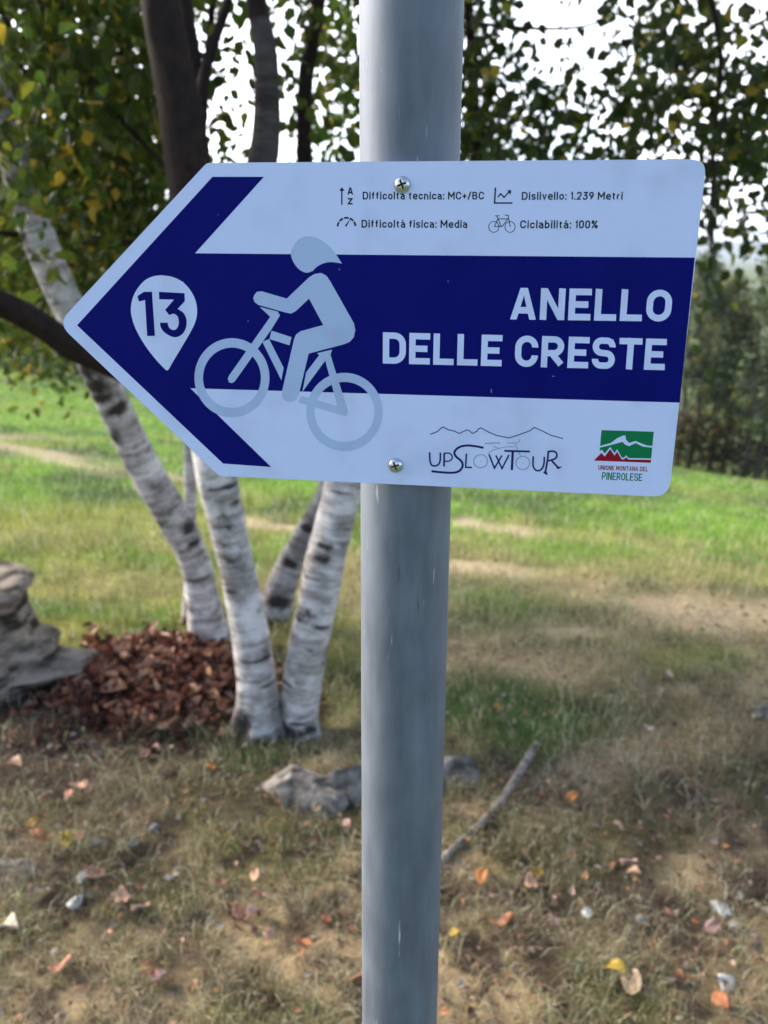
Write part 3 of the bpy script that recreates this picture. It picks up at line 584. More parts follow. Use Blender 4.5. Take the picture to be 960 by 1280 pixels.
def lift(px, py, h): p = G(px, py); p.z += h; return p
st = [(548, 1086, 8, .012), (562, 1070, 9, .012), (590, 1045, 9, .014), (610, 1026, 10, .016), (628, 1006, 11, .02), (645, 982, 11, .026), (658, 962, 11, .032), (669, 944, 9, .036)]
pp = [(lift(a, b_, h), .5*wd*pxsize(a, b_, 2.2)) for a, b_, wd, h in st]
o = tube('fallen_stick', pp, None, m_stick, 12, 6, .12, seed=3); tag(o, 'bent grey brown stick lying in the grass right of the post', 'stick')

# pebbles and fallen leaves one by one
def coloured(name, c, rough=.8):
    m, t, b = mat(name, c, rough, spec=.25); noisecol(t, b, tuple(x*.6 for x in c), tuple(min(1, x*1.15) for x in c), 55, 5, bump=.3, bdist=.002); return m
MC = {k: coloured(k, v) for k, v in dict(orange=(.52, .21, .07), peach=(.52, .31, .21), pink=(.48, .29, .24), yellow=(.58, .40, .06), salmon=(.46, .22, .14), rust=(.34, .13, .06), cream=(.62, .52, .38), tan=(.45, .33, .22), white=(.62, .59, .56), pale=(.44, .44, .39), grey=(.26, .26, .235), bluegrey=(.19, .195, .20), ochre=(.46, .27, .05)).items()}
def fallen(px, py, L_, colr, label, ang, seed):
    g = G(px, py); n = 9; V = []; Fc = []
    for i in range(n):                       # a curled leaf blade: rows across the length
        t = i/(n-1); wd = math.sin(math.pi*min(1, t*.93+.05))**.75*.38*L_*(1.15-.45*t)
        for j in (-2, -1, 0, 1, 2):
            q = j/2; V.append((t*L_-L_/2, q*wd, .24*L_*q*q*(.6+.5*math.sin(seed+t*4))+.10*L_*math.sin(t*5+seed)+.02*L_*math.sin(q*9+seed*3)))
    for i in range(n-1):
        for j in range(4): a = i*5+j; Fc.append((a, a+1, a+6, a+5))
    me = mesh('fallen_leaf', V, Fc, True); o = put('fallen_leaf', me, (g.x, g.y, g.z+.022), MC[colr], ang, (.25*math.sin(seed*2)+.3, .25*math.cos(seed*3)))
    sdm = o.modifiers.new('thickness', 'SOLIDIFY'); sdm.thickness = .0012
    tag(o, label, 'leaf', 'leaves fallen on the grass')
LF = [(438, 663, .10, 'ochre', 'yellow orange leaf clump seen between the right birch and the post'), (264, 966, .036, 'orange', 'bright orange leaf on its own below the brown leaf heap'), (100, 990, .045, 'peach', 'largest peach leaf of the small cluster left of centre foreground'), (88, 1001, .03, 'salmon', 'small salmon leaf touching the left side of the peach cluster'), (113, 995, .028, 'peach', 'small peach leaf at the right of the cluster'),
      (58, 1003, .032, 'pink', 'pale pink leaf left of the peach cluster'), (84, 1060, .036, 'yellow', 'bright yellow leaf in the left foreground'), (41, 1038, .03, 'ochre', 'dull ochre leaf above the rust leaf at the left'), (48, 1055, .042, 'rust', 'rust brown leaf left of the yellow leaf'), (103, 1055, .028, 'salmon', 'salmon leaf between the yellow leaf and the pale stone'),
      (122, 1101, .036, 'salmon', 'upright orange red leaf above the white stone'), (155, 1131, .048, 'peach', 'big peach leaf right of the white stone'), (178, 1144, .036, 'pink', 'narrow pink leaf beside the big peach leaf'), (13, 1168, .05, 'cream', 'cream leaf near the left picture edge'), (43, 1122, .035, 'pink', 'faded pink leaf above the cream leaf'),
      (77, 1219, .042, 'salmon', 'salmon leaf low in the left foreground'), (199, 1232, .042, 'pink', 'pink curled leaf near the bottom left'), (185, 1222, .03, 'rust', 'rust leaf tip beside the pink curled leaf'), (195, 942, .022, 'pink', 'tiny pink leaf under the front of the leaf heap'), (320, 1105, .03, 'peach', 'small upright peach leaf in the middle foreground left of the post'),
      (275, 1112, .032, 'salmon', 'salmon leaf left of the small upright peach leaf'), (297, 1150, .036, 'salmon', 'dark salmon leaf beside the large pinkish one'), (320, 1151, .045, 'pink', 'large pinkish leaf among dry grass left of the post'), (338, 1180, .028, 'peach', 'little peach leaf below the large pinkish leaf'), (408, 1158, .032, 'rust', 'rust leaf close to the left of the post'),
      (379, 1188, .034, 'rust', 'brown leaf below left of the rust leaf by the post'), (434, 1038, .028, 'pink', 'pale leaf touching the post below the rocks'), (398, 1018, .03, 'tan', 'tan leaf under the right end of the largest rock'), (443, 1236, .04, 'rust', 'dark rust leaf at the post near the bottom'), (222, 1100, .02, 'tan', 'small tan leaf beside the blue grey pebble'),
      (714, 1004, .032, 'orange', 'orange leaf right of the stick'), (772, 1041, .026, 'peach', 'small peach leaf above the middle of the right foreground'), (603, 1106, .036, 'orange', 'orange leaf just below the lower end of the stick'), (671, 1100, .026, 'ochre', 'small ochre leaf above the round peach leaf'), (664, 1113, .04, 'peach', 'round peach leaf right of the post'),
      (786, 1087, .038, 'pink', 'pink leaf in a dark hollow right of centre'), (792, 1100, .03, 'peach', 'peach leaf below the pink leaf in the hollow'), (690, 1161, .036, 'pink', 'pale pink leaf left of the white pebble'), (628, 1162, .042, 'rust', 'rust orange leaf lying near the post'), (569, 1177, .028, 'yellow', 'small yellow leaf beside the post'),
      (889, 1169, .034, 'pink', 'pink leaf under the large white shard'), (767, 1224, .044, 'yellow', 'yellow orange leaf near the bottom right'), (791, 1243, .05, 'tan', 'tan leaf touching the yellow orange leaf at the bottom'), (810, 917, .03, 'cream', 'cream yellow leaf in the dark green patch'), (836, 850, .034, 'cream', 'pale yellow leaf on the dry grass far right of the post'),
      (944, 904, .03, 'cream', 'cream leaf near the right picture edge'), (622, 891, .024, 'ochre', 'tiny ochre leaf in the dark green grass by the post'), (868, 1162, .022, 'rust', 'small rust leaf in the shade of the white shard'), (952, 1146, .036, 'tan', 'tan leaf at the right picture edge low down'), (900, 1262, .036, 'rust', 'rust leaf at the bottom below the white stone')]
for i, (px, py, L_, c, lab) in enumerate(LF): fallen(px, py, L_*1.2, c, lab, i*1.9, i*1.37)
PB = [(120, 1056, .020, 'pale', 'pale greenish pebble beside the salmon leaf'), (167, 1057, .022, 'grey', 'rounded grey pebble right of the pale one'), (95, 1131, .026, 'white', 'long white stone in the left foreground'), (211, 1099, .017, 'bluegrey', 'blue grey pebble in dry grass left of the post'), (193, 1036, .016, 'bluegrey', 'small dark pebble above the rounded grey one'), (73, 882, .018, 'grey', 'grey stone in front of the slab by the stump'),
      (733, 1143, .017, 'white', 'small white pebble in the middle of the right foreground'), (899, 1138, .026, 'white', 'largest bright white shard at the right'), (917, 1160, .018, 'pale', 'pale pebble just below the white shard'), (905, 1232, .028, 'white', 'white flat stone near the bottom right corner'), (798, 1154, .020, 'pale', 'flat pale stone right of the white pebble'), (720, 1214, .019, 'bluegrey', 'blue grey pebble near the bottom right of the post'),
      (420, 962, .012, 'cream', 'tiny cream pebble resting on the rock behind the post'), (105, 1098, .024, 'bluegrey', 'flat slate coloured stone above the long white one'), (62, 934, .012, 'pale', 'tiny pale pebble in the dark soil')]
for i, (px, py, r, c, lab) in enumerate(PB):
    r *= 1.18; g = G(px, py); me = blobmesh('pebble', r, r*.7, r*.42, i+3, .4, 3, .5); me.materials.append(MC[c]); o = put('pebble', me, (g.x, g.y, g.z+r*.34), None, i*.8, (.3*math.sin(i), .2)); tag(o, lab, 'pebble', 'pebbles in the grass')

# heap of brown leaves under the birches
def heap():
    c0 = G(192, 852); root = empty('leaf_heap', c0); tag(root, 'heap of curled rust brown dead leaves between the stump and the birches', 'leaf heap')
    def mound(u, v):                        # u, v in -1..1
        y = c0.y+v*.36-.13*u*(1-v)*.5; x = c0.x+u*.34+v*.03; z = float(gz(x, y)); e = max(0, 1-u*u*.9-v*v*.85)
        return Vector((x, y, z+.065*e**.6*(1+.5*mnoise.noise(Vector((u*1.7+3, v*1.7, 0))))+.012*mnoise.noise(Vector((u*5, v*5, 0)))))
    n = 44; V = []; Fc = []
    for i in range(n+1):
        for j in range(n+1):
            a, b_ = 2*i/n-1, 2*j/n-1; rr_ = math.sqrt(1-b_*b_/2); r2 = math.sqrt(1-a*a/2); p = mound(a*rr_, b_*r2); p.z -= .012; V.append(p-c0)
    for i in range(n):
        for j in range(n): a = i*(n+1)+j; Fc.append((a, a+1, a+n+2, a+n+1))
    ms, t, b = mat('heap_litter', rough=.95, spec=.1); noisecol(t, b, (.02, .01, .008), (.11, .04, .022), 60, 6, bump=1, bdist=.01)
    o = link('litter_bed', mesh('litter_bed', V, Fc[::-1], True), root, ms); o.matrix_parent_inverse = Matrix.Identity(4)
    mes = []
    for k in range(6):
        L_ = .036+.004*k; v = []; f = []
        for i in range(4):
            t_ = i/3; wd = (.06, .40, .34, .05)[i]*L_
            for j in (-1, 0, 1): v.append((t_*L_-L_/2, j*wd, abs(j)*L_*(.10+.10*(k % 3))+.16*L_*math.sin(t_*3+k)))
        for i in range(3):
            for j in range(2): a = i*3+j; f.append((a, a+1, a+4, a+3))
        m_ = mesh('leaf', v, f); m_.materials.append(m_dead); mes.append(m_)
    for i in range(300):
        while True:
            u, v = random.uniform(-1, 1), random.uniform(-1, .55)
            if u*u+v*v < 1: break
        p = mound(u, v); o = bpy.data.objects.new('leaf', mes[i % 6]); C.objects.link(o); o.parent = root
        o.location = p-c0+Vector((0, 0, .012)); o.rotation_euler = (random.gauss(0, .6), random.gauss(0, .6), random.random()*6.3); o.scale = [random.uniform(.7, 1.6)]*3
    P = []; 
    for i in range(2600):
        t_ = random.random()*6.283; q = math.sqrt(random.random())*1.0; p = mound(math.cos(t_)*q, math.sin(t_)*q); P.append(p-c0+Vector((0, 0, random.uniform(-.004, .012))))
    for i in range(520):                    # stray leaves round the heap
        t_ = random.random()*6.283; q = .9+abs(random.gauss(0, .35)); x = c0.x+math.cos(t_)*q*.34; y = c0.y+math.sin(t_)*q*.34; P.append(Vector((x, y, float(gz(x, y))+.01))-c0)
    for i in range(300):
        x_, y_ = c0.x+random.uniform(.25, .62), c0.y+random.uniform(-.3, .12); P.append(Vector((x_, y_, float(gz(x_, y_))+.012))-c0)
    P = np.array(P); n_ = len(P); nr_ = rng.normal(size=(n_, 3))*.6+np.array([0, 0, 1]); d_ = rng.normal(size=(n_, 3)); d_[:, 2] *= .4
    pal = np.array([(.045, .018, .013), (.14, .048, .028), (.23, .088, .05), (.36, .20, .13), (.08, .03, .02)]); cc = pal[rng.integers(0, 5, n_)]*rng.uniform(.7, 1.3, (n_, 1))
    V, T, cc = leafgeo(P, rng.uniform(.018, .062, n_), d_, nr_, cc, .5, .36)
    o = link('loose_leaves', npmesh('loose_leaves', V, T, cc), root, m_leafdull); o.matrix_parent_inverse = Matrix.Identity(4); o['kind'] = 'stuff'
m_leafdull = leafmat('dead_leaf_mass', .12)
heap()
# small bits of dead leaf and bark over the foreground
def litter():
    n = 5200; r = np.exp(rng.uniform(math.log(1.1), math.log(5.5), n)); a = rng.uniform(-R(34), R(34), n); x = np.sin(a)*r; y = np.cos(a)*r; z = gz(x, y)+rng.uniform(.004, .02, n)
    pal = np.array([(.20, .12, .08), (.30, .19, .13), (.12, .06, .04), (.38, .27, .2), (.24, .11, .06), (.30, .27, .24), (.08, .05, .035), (.42, .2, .1)]); cc = pal[rng.integers(0, 8, n)]*rng.uniform(.6, 1.2, (n, 1))
    nr_ = rng.normal(size=(n, 3))*.5+np.array([0, 0, 1]); d_ = rng.normal(size=(n, 3)); d_[:, 2] *= .3
    V, T, cc = leafgeo(np.stack([x, y, z], 1), rng.uniform(.009, .026, n), d_, nr_, cc, .5, .36)
    tag(link('leaf_litter', npmesh('leaf_litter', V, T, cc), None, m_leafdull), 'crumbled leaf and bark litter scattered through the grass', 'leaf litter', kind='stuff')
litter()

# ================================================================ SIGNPOST
PSI = R(-8.9); n_s = Vector((math.sin(PSI), -math.cos(PSI), 0)); h_s = Vector((math.cos(PSI), math.sin(PSI), 0))
POLE_R = .030; az = .0255; Dc = .565
PC = Vector((math.sin(az)*Dc, math.cos(az)*Dc, 0)); DPL = -(PC.dot(n_s))-POLE_R-.003     # distance of the sign's front plane
root = empty('trail_signpost', (PC.x, PC.y, float(gz(PC.x, PC.y))))
tag(root, 'round grey steel post carrying a blue and white arrow sign for bicycle route 13', 'signpost')
ORG = Vector((0, 0, CAMZ))-n_s*DPL
def on(px, py, lift=0.):                    # photograph pixel -> sign plane
    d = ray(px, py); k = -DPL/d.dot(n_s); return Vector((0, 0, CAMZ))+d*k+n_s*lift
# post
def post():
    seg = 96; V = []; Fc = []; z0 = root.location.z-.05; zs = list(np.linspace(z0, 2.75, 60)); rr_ = [POLE_R]*60
    zs += [2.752, 2.754]; rr_ += [POLE_R-.002, POLE_R-.006]
    for z, r in zip(zs, rr_):
        for j in range(seg): a = 2*math.pi*j/seg; V.append((PC.x+math.cos(a)*r, PC.y+math.sin(a)*r, z))
    for i in range(len(zs)-1):
        for j in range(seg): Fc.append((i*seg+j, i*seg+(j+1) % seg, (i+1)*seg+(j+1) % seg, (i+1)*seg+j))
    Fc.append(tuple((len(zs)-1)*seg+j for j in range(seg))); link('post', mesh('post', V, Fc, True), root, m_pole)
post()
def fillet(P, rads, k=6):
    out = []; n = len(P)
    for i in range(n):
        p, a, b_ = Vector(P[i]), Vector(P[i-1]), Vector(P[(i+1) % n]); r = rads[i]
        if r == 0: out.append(p); continue
        u, v = (a-p).normalized(), (b_-p).normalized(); th = u.angle(v); dd = min(r/math.tan(th/2), (a-p).length*.49, (b_-p).length*.49)
        s, e = p+u*dd, p+v*dd
        for j in range(k+1):
            t = j/k; out.append(s*(1-t)**2+p*2*t*(1-t)+e*t*t)
    return out
# panel: 2.4 mm aluminium with rounded corners
def panel():
    c = [on(*p) for p in ((258.5, 203.5), (883.5, 199), (836, 621.5), (274, 595), (72.5, 404.5))]
    o = fillet(c, [.006, .008, .010, .005, .009], 8); n = len(o); back = [p-n_s*.0024 for p in o]
    tri = tessellate_polygon([[(p-ORG) for p in o]]); V = o+back; Fc = []
    for t in tri:
        a, b_, c_ = t; nn = (o[b_]-o[a]).cross(o[c_]-o[a])
        if nn.dot(n_s) < 0: b_, c_ = c_, b_
        Fc.append((a, b_, c_)); Fc.append((a+n, c_+n, b_+n))
    for i in range(n): j = (i+1) % n; Fc.append((i, j, j+n, i+n))
    me = mesh('sign_panel', V, Fc); bm = bmesh.new(); bm.from_mesh(me); bmesh.ops.recalc_face_normals(bm, faces=bm.faces); bm.to_mesh(me); bm.free()
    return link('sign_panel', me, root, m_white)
PN = panel()
class Print:
    """flat print on the sign: filled shapes and strokes given in the photograph's pixels, each a hair above the last"""
    def __init__(s, base): s.V = []; s.F = []; s.z = base; s.k = 0
    def lift(s): s.k += 1; return s.z+(s.k % 12)*.000002
    def poly(s, pts):
        lf = s.lift(); w_ = [on(x, y, lf) for x, y in pts]; b0 = len(s.V); s.V += w_
        flat = [Vector(((p-ORG).dot(h_s), p.z, 0)) for p in w_]
        for a, b_, c in tessellate_polygon([flat]):
            nn = (w_[b_]-w_[a]).cross(w_[c]-w_[a])
            if nn.dot(n_s) < 0: b_, c = c, b_
            s.F.append((b0+a, b0+b_, b0+c))
    def ring(s, cx, cy, rx_, ry_, ix, iy, n=72):
        lf = s.lift(); b0 = len(s.V)
        for i in range(n): a = 2*math.pi*i/n; s.V += [on(cx+math.cos(a)*rx_, cy+math.sin(a)*ry_, lf), on(cx+math.cos(a)*ix, cy+math.sin(a)*iy, lf)]
        for i in range(n): j = (i+1) % n; s.F.append((b0+2*i, b0+2*i+1, b0+2*j+1, b0+2*j))
    def stroke(s, pts, t, closed=False, cap=0., taper=None):
        P = []
        for p in pts:
            p = np.array(p, float)
            if not P or np.hypot(*(p-P[-1])) > 1e-4: P.append(p)
        if closed and np.hypot(*(P[0]-P[-1])) < 1e-4: P.pop()
        n = len(P); lf = s.lift(); b0 = len(s.V)
        if not closed and cap:
            d = P[0]-P[1]; P[0] = P[0]+d/np.hypot(*d)*cap; d = P[-1]-P[-2]; P[-1] = P[-1]+d/np.hypot(*d)*cap
        for i in range(n):
            if closed: a, b_ = P[i-1], P[(i+1) % n]; d0 = P[i]-a; d1 = b_-P[i]
            else: d0 = P[i]-P[i-1] if i else P[1]-P[0]; d1 = P[i+1]-P[i] if i < n-1 else d0
            d0 = d0/np.hypot(*d0); d1 = d1/np.hypot(*d1); m_ = d0+d1; L_ = np.hypot(*m_)
            if L_ < .3: m_ = d0; L_ = 1.
            m_ = m_/L_; nn = np.array([-m_[1], m_[0]]); cs = max(.45, float(np.dot(m_, d0))); hw = (t if taper is None else t*taper(i/(n-1)))*.5/cs
            s.V += [on(*(P[i]+nn*hw), lf), on(*(P[i]-nn*hw), lf)]
        for i in range(n if closed else n-1): j = (i+1) % n; s.F.append((b0+2*i, b0+2*i+1, b0+2*j+1, b0+2*j))
    def build(s, name, m_, parent=None):
        F_ = []
        for f in s.F:
            a, b_, c = (s.V[f[0]], s.V[f[1]], s.V[f[2]]); nn = (b_-a).cross(c-a)
            F_.append(f if nn.dot(n_s) > 0 else tuple(reversed(f)))
        return link(name, mesh(name, s.V, F_), parent or PN, m_)
def smooth(pts, k=5, closed=True):
    P = [np.array(p, float) for p in pts]; n = len(P); out = []
    for i in range(n if closed else n-1):
        if closed: p0, p1, p2, p3 = P[i-1], P[i], P[(i+1) % n], P[(i+2) % n]
        else: p0, p1, p2, p3 = P[max(i-1, 0)], P[i], P[i+1], P[min(i+2, n-1)]
        for j in range(k): t = j/k; out.append(tuple(.5*((2*p1)+(p2-p0)*t+(2*p0-5*p1+4*p2-p3)*t*t+(3*p1-p0-3*p2+p3)*t**3)))
    if not closed: out.append(tuple(P[-1]))
    return out
# stroke alphabet: centre lines in a unit box, corners rounded by the radius given
def rnd(pts, r, k=5, closed=False, half=False):
    P = [np.array(p, float) for p in pts]; n = len(P); out = []
    for i in range(n):
        if not closed and i in (0, n-1): out.append(tuple(P[i])); continue
        p, a, b_ = P[i], P[i-1], P[(i+1) % n]; la, lb = np.hypot(*(a-p)), np.hypot(*(b_-p)); fa = .98 if (i == 1 and not closed and not half) else .5; fb = .98 if (i == n-2 and not closed and not half) else .5; d = min(r, la*fa, lb*fb)
        s, e = p+(a-p)/la*d, p+(b_-p)/lb*d
        for j in range(k+1): t = j/k; w0 = (1-t)**2; w1 = 1.414*t*(1-t); w2 = t*t; out.append(tuple((s*w0+p*w1+e*w2)/(w0+w1+w2)))
    return out
X_ = .74
GL = {  # char: (width, height, [(points, rounding radius or 0, closed)])
 'A': (.80, 1, [([(0, 0), (.36, 1), (.64, 1), (1, 0), (.745, 0), (.5, .76), (.255, 0)], 0, 9), ([(.14, .24), (.86, .24)], 0, 2)]), 'N': (.76, 1, [([(0, 0), (0, 1)], 0, 0), ([(0, 1), (.27, 1), (1, 0), (.73, 0)], 0, 9), ([(1, 0), (1, 1)], 0, 0)]),
 'E': (.69, 1, [([(1, 1), (0, 1), (0, 0), (1, 0)], 0, 0), ([(0, .5), (.82, .5)], 0, 0)]), 'L': (.68, 1, [([(0, 1), (0, 0), (1, 0)], 0, 0)]),
 'O': (.78, 1, [([(0, 0), (0, 1), (1, 1), (1, 0)], .40, 1)]), 'D': (.76, 1, [([(0, 0), (0, 1), (1, 1), (1, 0)], 'D', 1)]), 'C': (.76, 1, [([(1, .66), (1, 1), (0, 1), (0, 0), (1, 0), (1, .34)], .40, 4)]),
 'R': (.77, 1, [([(0, 0), (0, 1)], 0, 0), ([(0, 1), (.95, 1), (.95, .45), (0, .45)], .28, 4), ([(.42, .45), (1, 0)], 0, 2)]), 'S': (.76, 1, [([(1, .74), (1, 1), (0, 1), (0, .53), (1, .47), (1, 0), (0, 0), (0, .26)], .3, 4)]),
 'T': (.76, 1, [([(0, 1), (1, 1)], 0, 0), ([(.5, 1), (.5, 0)], 0, 0)]), 'U': (.76, 1, [([(0, 1), (0, 0), (1, 0), (1, 1)], .34, 0)]), 'I': (.001, 1, [([(0, 0), (0, 1)], 0, 0)]), 'P': (.74, 1, [([(0, 0), (0, 1)], 0, 0), ([(0, 1), (1, 1), (1, .42), (0, .42)], .28, 4)]),
 'M': (.92, 1, [([(0, 0), (0, 1)], 0, 0), ([(0, 1), (.5, .32), (1, 1)], 0, 3), ([(1, 0), (1, 1)], 0, 0)]), 'B': (.72, 1, [([(0, 0), (0, 1), (.92, 1), (.92, .52), (0, .52)], 'B', 4), ([(0, .52), (1, .52), (1, 0), (0, 0)], .24, 4)]), 'Z': (.7, 1, [([(0, 1), (1, 1), (0, 0), (1, 0)], 0, 0)]),
 'i': (.001, 1, [([(0, 0), (0, .70)], 0, 0), ([(0, .97), (0, 1)], 0, 0)]), 'l': (.10, 1, [([(0, 1), (0, 0)], 0, 0)]), 'f': (.42, 1, [([(1, 1), (.35, 1), (.35, 0)], .22, 4), ([(-.25, .68), (1.1, .68)], 0, 2)]), 't': (.44, .95, [([(.35, 1), (.35, 0), (1, 0)], .2, 4), ([(-.15, .72), (1.1, .72)], 0, 2)]),
 'c': (.60, X_, [([(1, .66), (1, 1), (0, 1), (0, 0), (1, 0), (1, .34)], .28, 4)]), 'o': (.62, X_, [([(0, 0), (0, 1), (1, 1), (1, 0)], .28, 1)]), 'e': (.62, X_, [([(0, .5), (1, .5), (1, 1), (0, 1), (0, 0), (1, 0), (1, .2)], 'e', 4)]), 'n': (.60, X_, [([(0, 0), (0, 1)], 0, 0), ([(0, 1), (1, 1), (1, 0)], .28, 0)]),
 'a': (.60, X_, [([(.05, 1), (1, 1), (1, 0)], .26, 0), ([(1, .58), (0, .58), (0, 0), (1, 0)], .2, 4)]), 'à': (.60, X_, [([(.05, 1), (1, 1), (1, 0)], .26, 0), ([(1, .58), (0, .58), (0, 0), (1, 0)], .2, 4), ([(.2, 1.58), (.62, 1.32)], 0, 2)]),
 's': (.56, X_, [([(1, .8), (1, 1), (0, 1), (0, .53), (1, .47), (1, 0), (0, 0), (0, .2)], .2, 4)]), 'd': (.62, 1, [([(1, 0), (1, 1)], 0, 0), ([(1, .68), (0, .68), (0, 0), (1, 0)], .28, 4)]), 'b': (.62, 1, [([(0, 0), (0, 1)], 0, 0), ([(0, .68), (1, .68), (1, 0), (0, 0)], .28, 4)]),
 'v': (.58, X_, [([(0, 1), (.5, 0), (1, 1)], 0, 3)]), 'r': (.42, X_, [([(0, 0), (0, 1), (1, 1)], .2, 4)]), ':': (.001, X_, [([(0, 0), (0, .04)], 0, 0), ([(0, .92), (0, .96)], 0, 0)]), '.': (.001, .22, [([(0, 0), (0, .2)], 0, 0)]),
 '+': (.56, .78, [([(0, .55), (1, .55)], 0, 0), ([(.5, .2), (.5, .9)], 0, 0)]), '/': (.48, 1, [([(0, -.05), (1, 1.05)], 0, 3)]), '1': (.30, 1, [([(0, .80), (1, 1), (1, 0)], 0, 3)]), '2': (.62, 1, [([(0, .72), (0, 1), (1, 1), (1, .58), (0, 0), (1, 0)], '2', 4)]),
 '3': (.62, 1, [([(0, 1), (1, 1), (.42, .58), (1, .58), (1, 0), (0, 0), (0, .26)], '3', 4)]), '9': (.62, 1, [([(.3, 0), (1, .5), (1, 1), (0, 1), (0, .45), (1, .45)], '9', 4)]), '0': (.62, 1, [([(0, 0), (0, 1), (1, 1), (1, 0)], .3, 1)]),
 '%': (.82, 1, [([(.1, 0), (.9, 1)], 0, 3), ([(0, .66), (0, 1), (.32, 1), (.32, .66)], .12, 1), ([(.68, 0), (.68, .34), (1, .34), (1, 0)], .12, 1)]), ' ': (.20, 1, [])}
def corner_r(key, i, n, pts, base=.36):
    if key == 'D': return 0 if pts[i][0] == 0 else .36
    if key == 'B': return .0 if pts[i][0] == 0 else .24
    if key == 'e': return .0 if i in (1,) and False else (.001 if i == 1 else .28)
    if key == '2': return .0 if pts[i][1] == 0 else .3
    if key == '3': return .001 if i in (1, 2) else .3
    if key == '9': return .26
    return key
def text(pr, s, x0, y0, x1, y1, cap_px, t, gap=.17, vp=True):
    """a line of lettering whose baseline runs from (x0, y0) to (x1, y1)"""
    adv = 0; pos = []
    for ch in s:
        w_ = GL[ch][0]; w_ = max(w_, t) ; pos.append(adv); adv += w_+gap
    tot = adv-gap; k = (x1-x0)/tot
    for ch, p0 in zip(s, pos):
        w_, h_, st_ = GL[ch]; w_ = max(w_, t)
        for pts, r, fl in st_:
            Q = [(t/2+a*(w_-t), t/2+b_*(h_-t)) for a, b_ in pts]
            if fl == 3: Q = [(a, b_) for a, b_ in Q]
            if isinstance(r, str):
                out = []; n = len(Q)
                for i in range(n):
                    if fl != 1 and i in (0, n-1): out.append(Q[i]); continue
                    rr_ = corner_r(r, i, n, pts)
                    out += rnd([Q[i-1], Q[i], Q[(i+1) % n]], rr_, 6, half=True)[1:-1] if rr_ > .005 else [Q[i]]
                Q = out
            elif r: Q = rnd(Q, r, 7, fl == 1)
            cap = t/2 if fl in (0,) else (.0 if fl in (1, 4, 2) else t*.35)
            # to pixels
            def tp(a, b_):
                X = x0+(p0+a)*k; Y = y0+(y1-y0)*(X-x0)/(x1-x0)-b_*cap_px
                return (X+(b_*cap_px)*(X-459)/(4790-Y), Y)
            if fl == 9: pr.poly([tp(a*w_, b_*h_) for a, b_ in pts]); continue
            if cap and fl != 1:
                Q = list(Q); d = np.array(Q[0])-np.array(Q[1]); d = d/np.hypot(*d)*cap; Q[0] = (Q[0][0]+d[0], Q[0][1]+d[1])
                d = np.array(Q[-1])-np.array(Q[-2]); d = d/np.hypot(*d)*cap; Q[-1] = (Q[-1][0]+d[0], Q[-1][1]+d[1])
            pr.stroke([tp(*q) for q in Q], t*(k+cap_px)/2, fl == 1)
L0, L1_, L2 = .00004, .00008, .00012
P_ = Print(L0); P_.poly([(265.6, 221), (330, 221), (243.8, 316.6), (868.6, 322), (849.6, 503.3), (238, 485.3), (339, 583.8), (278.8, 579.4), (96.3, 406.6)]); P_.build('arrow_print', m_blue)
# number pin
z = lambda a: [(150+x/8.727, 330+y/8.727) for x, y in a]
P_ = Print(L1_); pin = smooth([(450, 122), (560, 138), (660, 180), (740, 250), (800, 340), (835, 440), (840, 550), (815, 650), (760, 760), (660, 930), (580, 1062), (542, 1132)], 4, False)+smooth([(542, 1132), (520, 1160), (495, 1150)], 3, False)[1:]+smooth([(495, 1150), (400, 1052), (300, 925), (220, 800), (160, 680), (125, 560), (120, 470), (140, 370), (190, 270), (270, 180), (360, 135), (450, 122)], 4, False)[1:-1]
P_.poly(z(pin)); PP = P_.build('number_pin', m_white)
P_ = Print(L2); P_.poly(z([(190, 350), (262, 303), (350, 303), (382, 785), (297, 785), (273, 392), (208, 410)]))
P_.poly(z([(425, 303), (705, 318), (708, 405), (630, 490)]+smooth([(630, 490), (690, 530), (722, 590), (728, 650), (715, 710), (680, 765), (620, 797), (560, 790), (490, 750), (450, 700), (435, 640)], 3, False)[1:]+[(520, 640)]+smooth([(520, 640), (528, 675), (548, 706), (585, 720), (620, 705), (640, 660), (640, 610), (625, 567), (595, 545), (568, 545), (540, 560)], 3, False)[1:]+[(492, 500), (590, 388), (428, 385)]))
P_.build('number', m_blue)
# rider
z = lambda a: [(240+x/3.84, 280+y/3.84) for x, y in a]
P_ = Print(L1_)
P_.poly(z(smooth([(720, 190), (680, 130), (640, 92), (600, 67), (555, 58), (518, 70), (490, 100), (475, 140), (482, 172), (498, 200), (520, 222), (550, 234), (580, 225)], 4, False)+smooth([(580, 225), (600, 205), (628, 190), (660, 183), (692, 185), (720, 190)], 3, False)[1:-1]))
body = [((300, 340), 0), ((312, 325), 0), ((335, 323), 0), ((455, 358), 8), ((562, 256), 0), ((588, 240), 0), ((620, 235), 0), ((645, 248), 0), ((662, 272), 0), ((778, 478), 0), ((784, 510), 0), ((776, 545), 0), ((757, 566), 0), ((730, 577), 0), ((560, 622), 0), ((515, 810), 0), ((507, 836), 0), ((490, 850), 0), ((465, 855), 0), ((442, 846), 0), ((431, 826), 0), ((432, 805), 0), ((490, 553), 0), ((500, 530), 0), ((522, 514), 0), ((630, 485), 0), ((562, 358), 0), ((497, 419), 0), ((475, 430), 0), ((450, 425), 0), ((318, 388), 0), ((300, 374), 0), ((294, 356), 0)]
P_.poly(z([p for p, _ in body]))
P_.ring(240+192/3.84, 280+738/3.84, 180/3.84, 190/3.84, 139/3.84, 145/3.84); P_.ring(240+732/3.84, 280+902/3.84, 183/3.84, 188/3.84, 144/3.84, 144/3.84)
P_.poly(z([(172, 742), (178, 728), (385, 432), (422, 440), (380, 508), (206, 755), (192, 764), (178, 760)])); P_.poly(z([(325, 398), (412, 420), (422, 438), (395, 470), (372, 442)]))
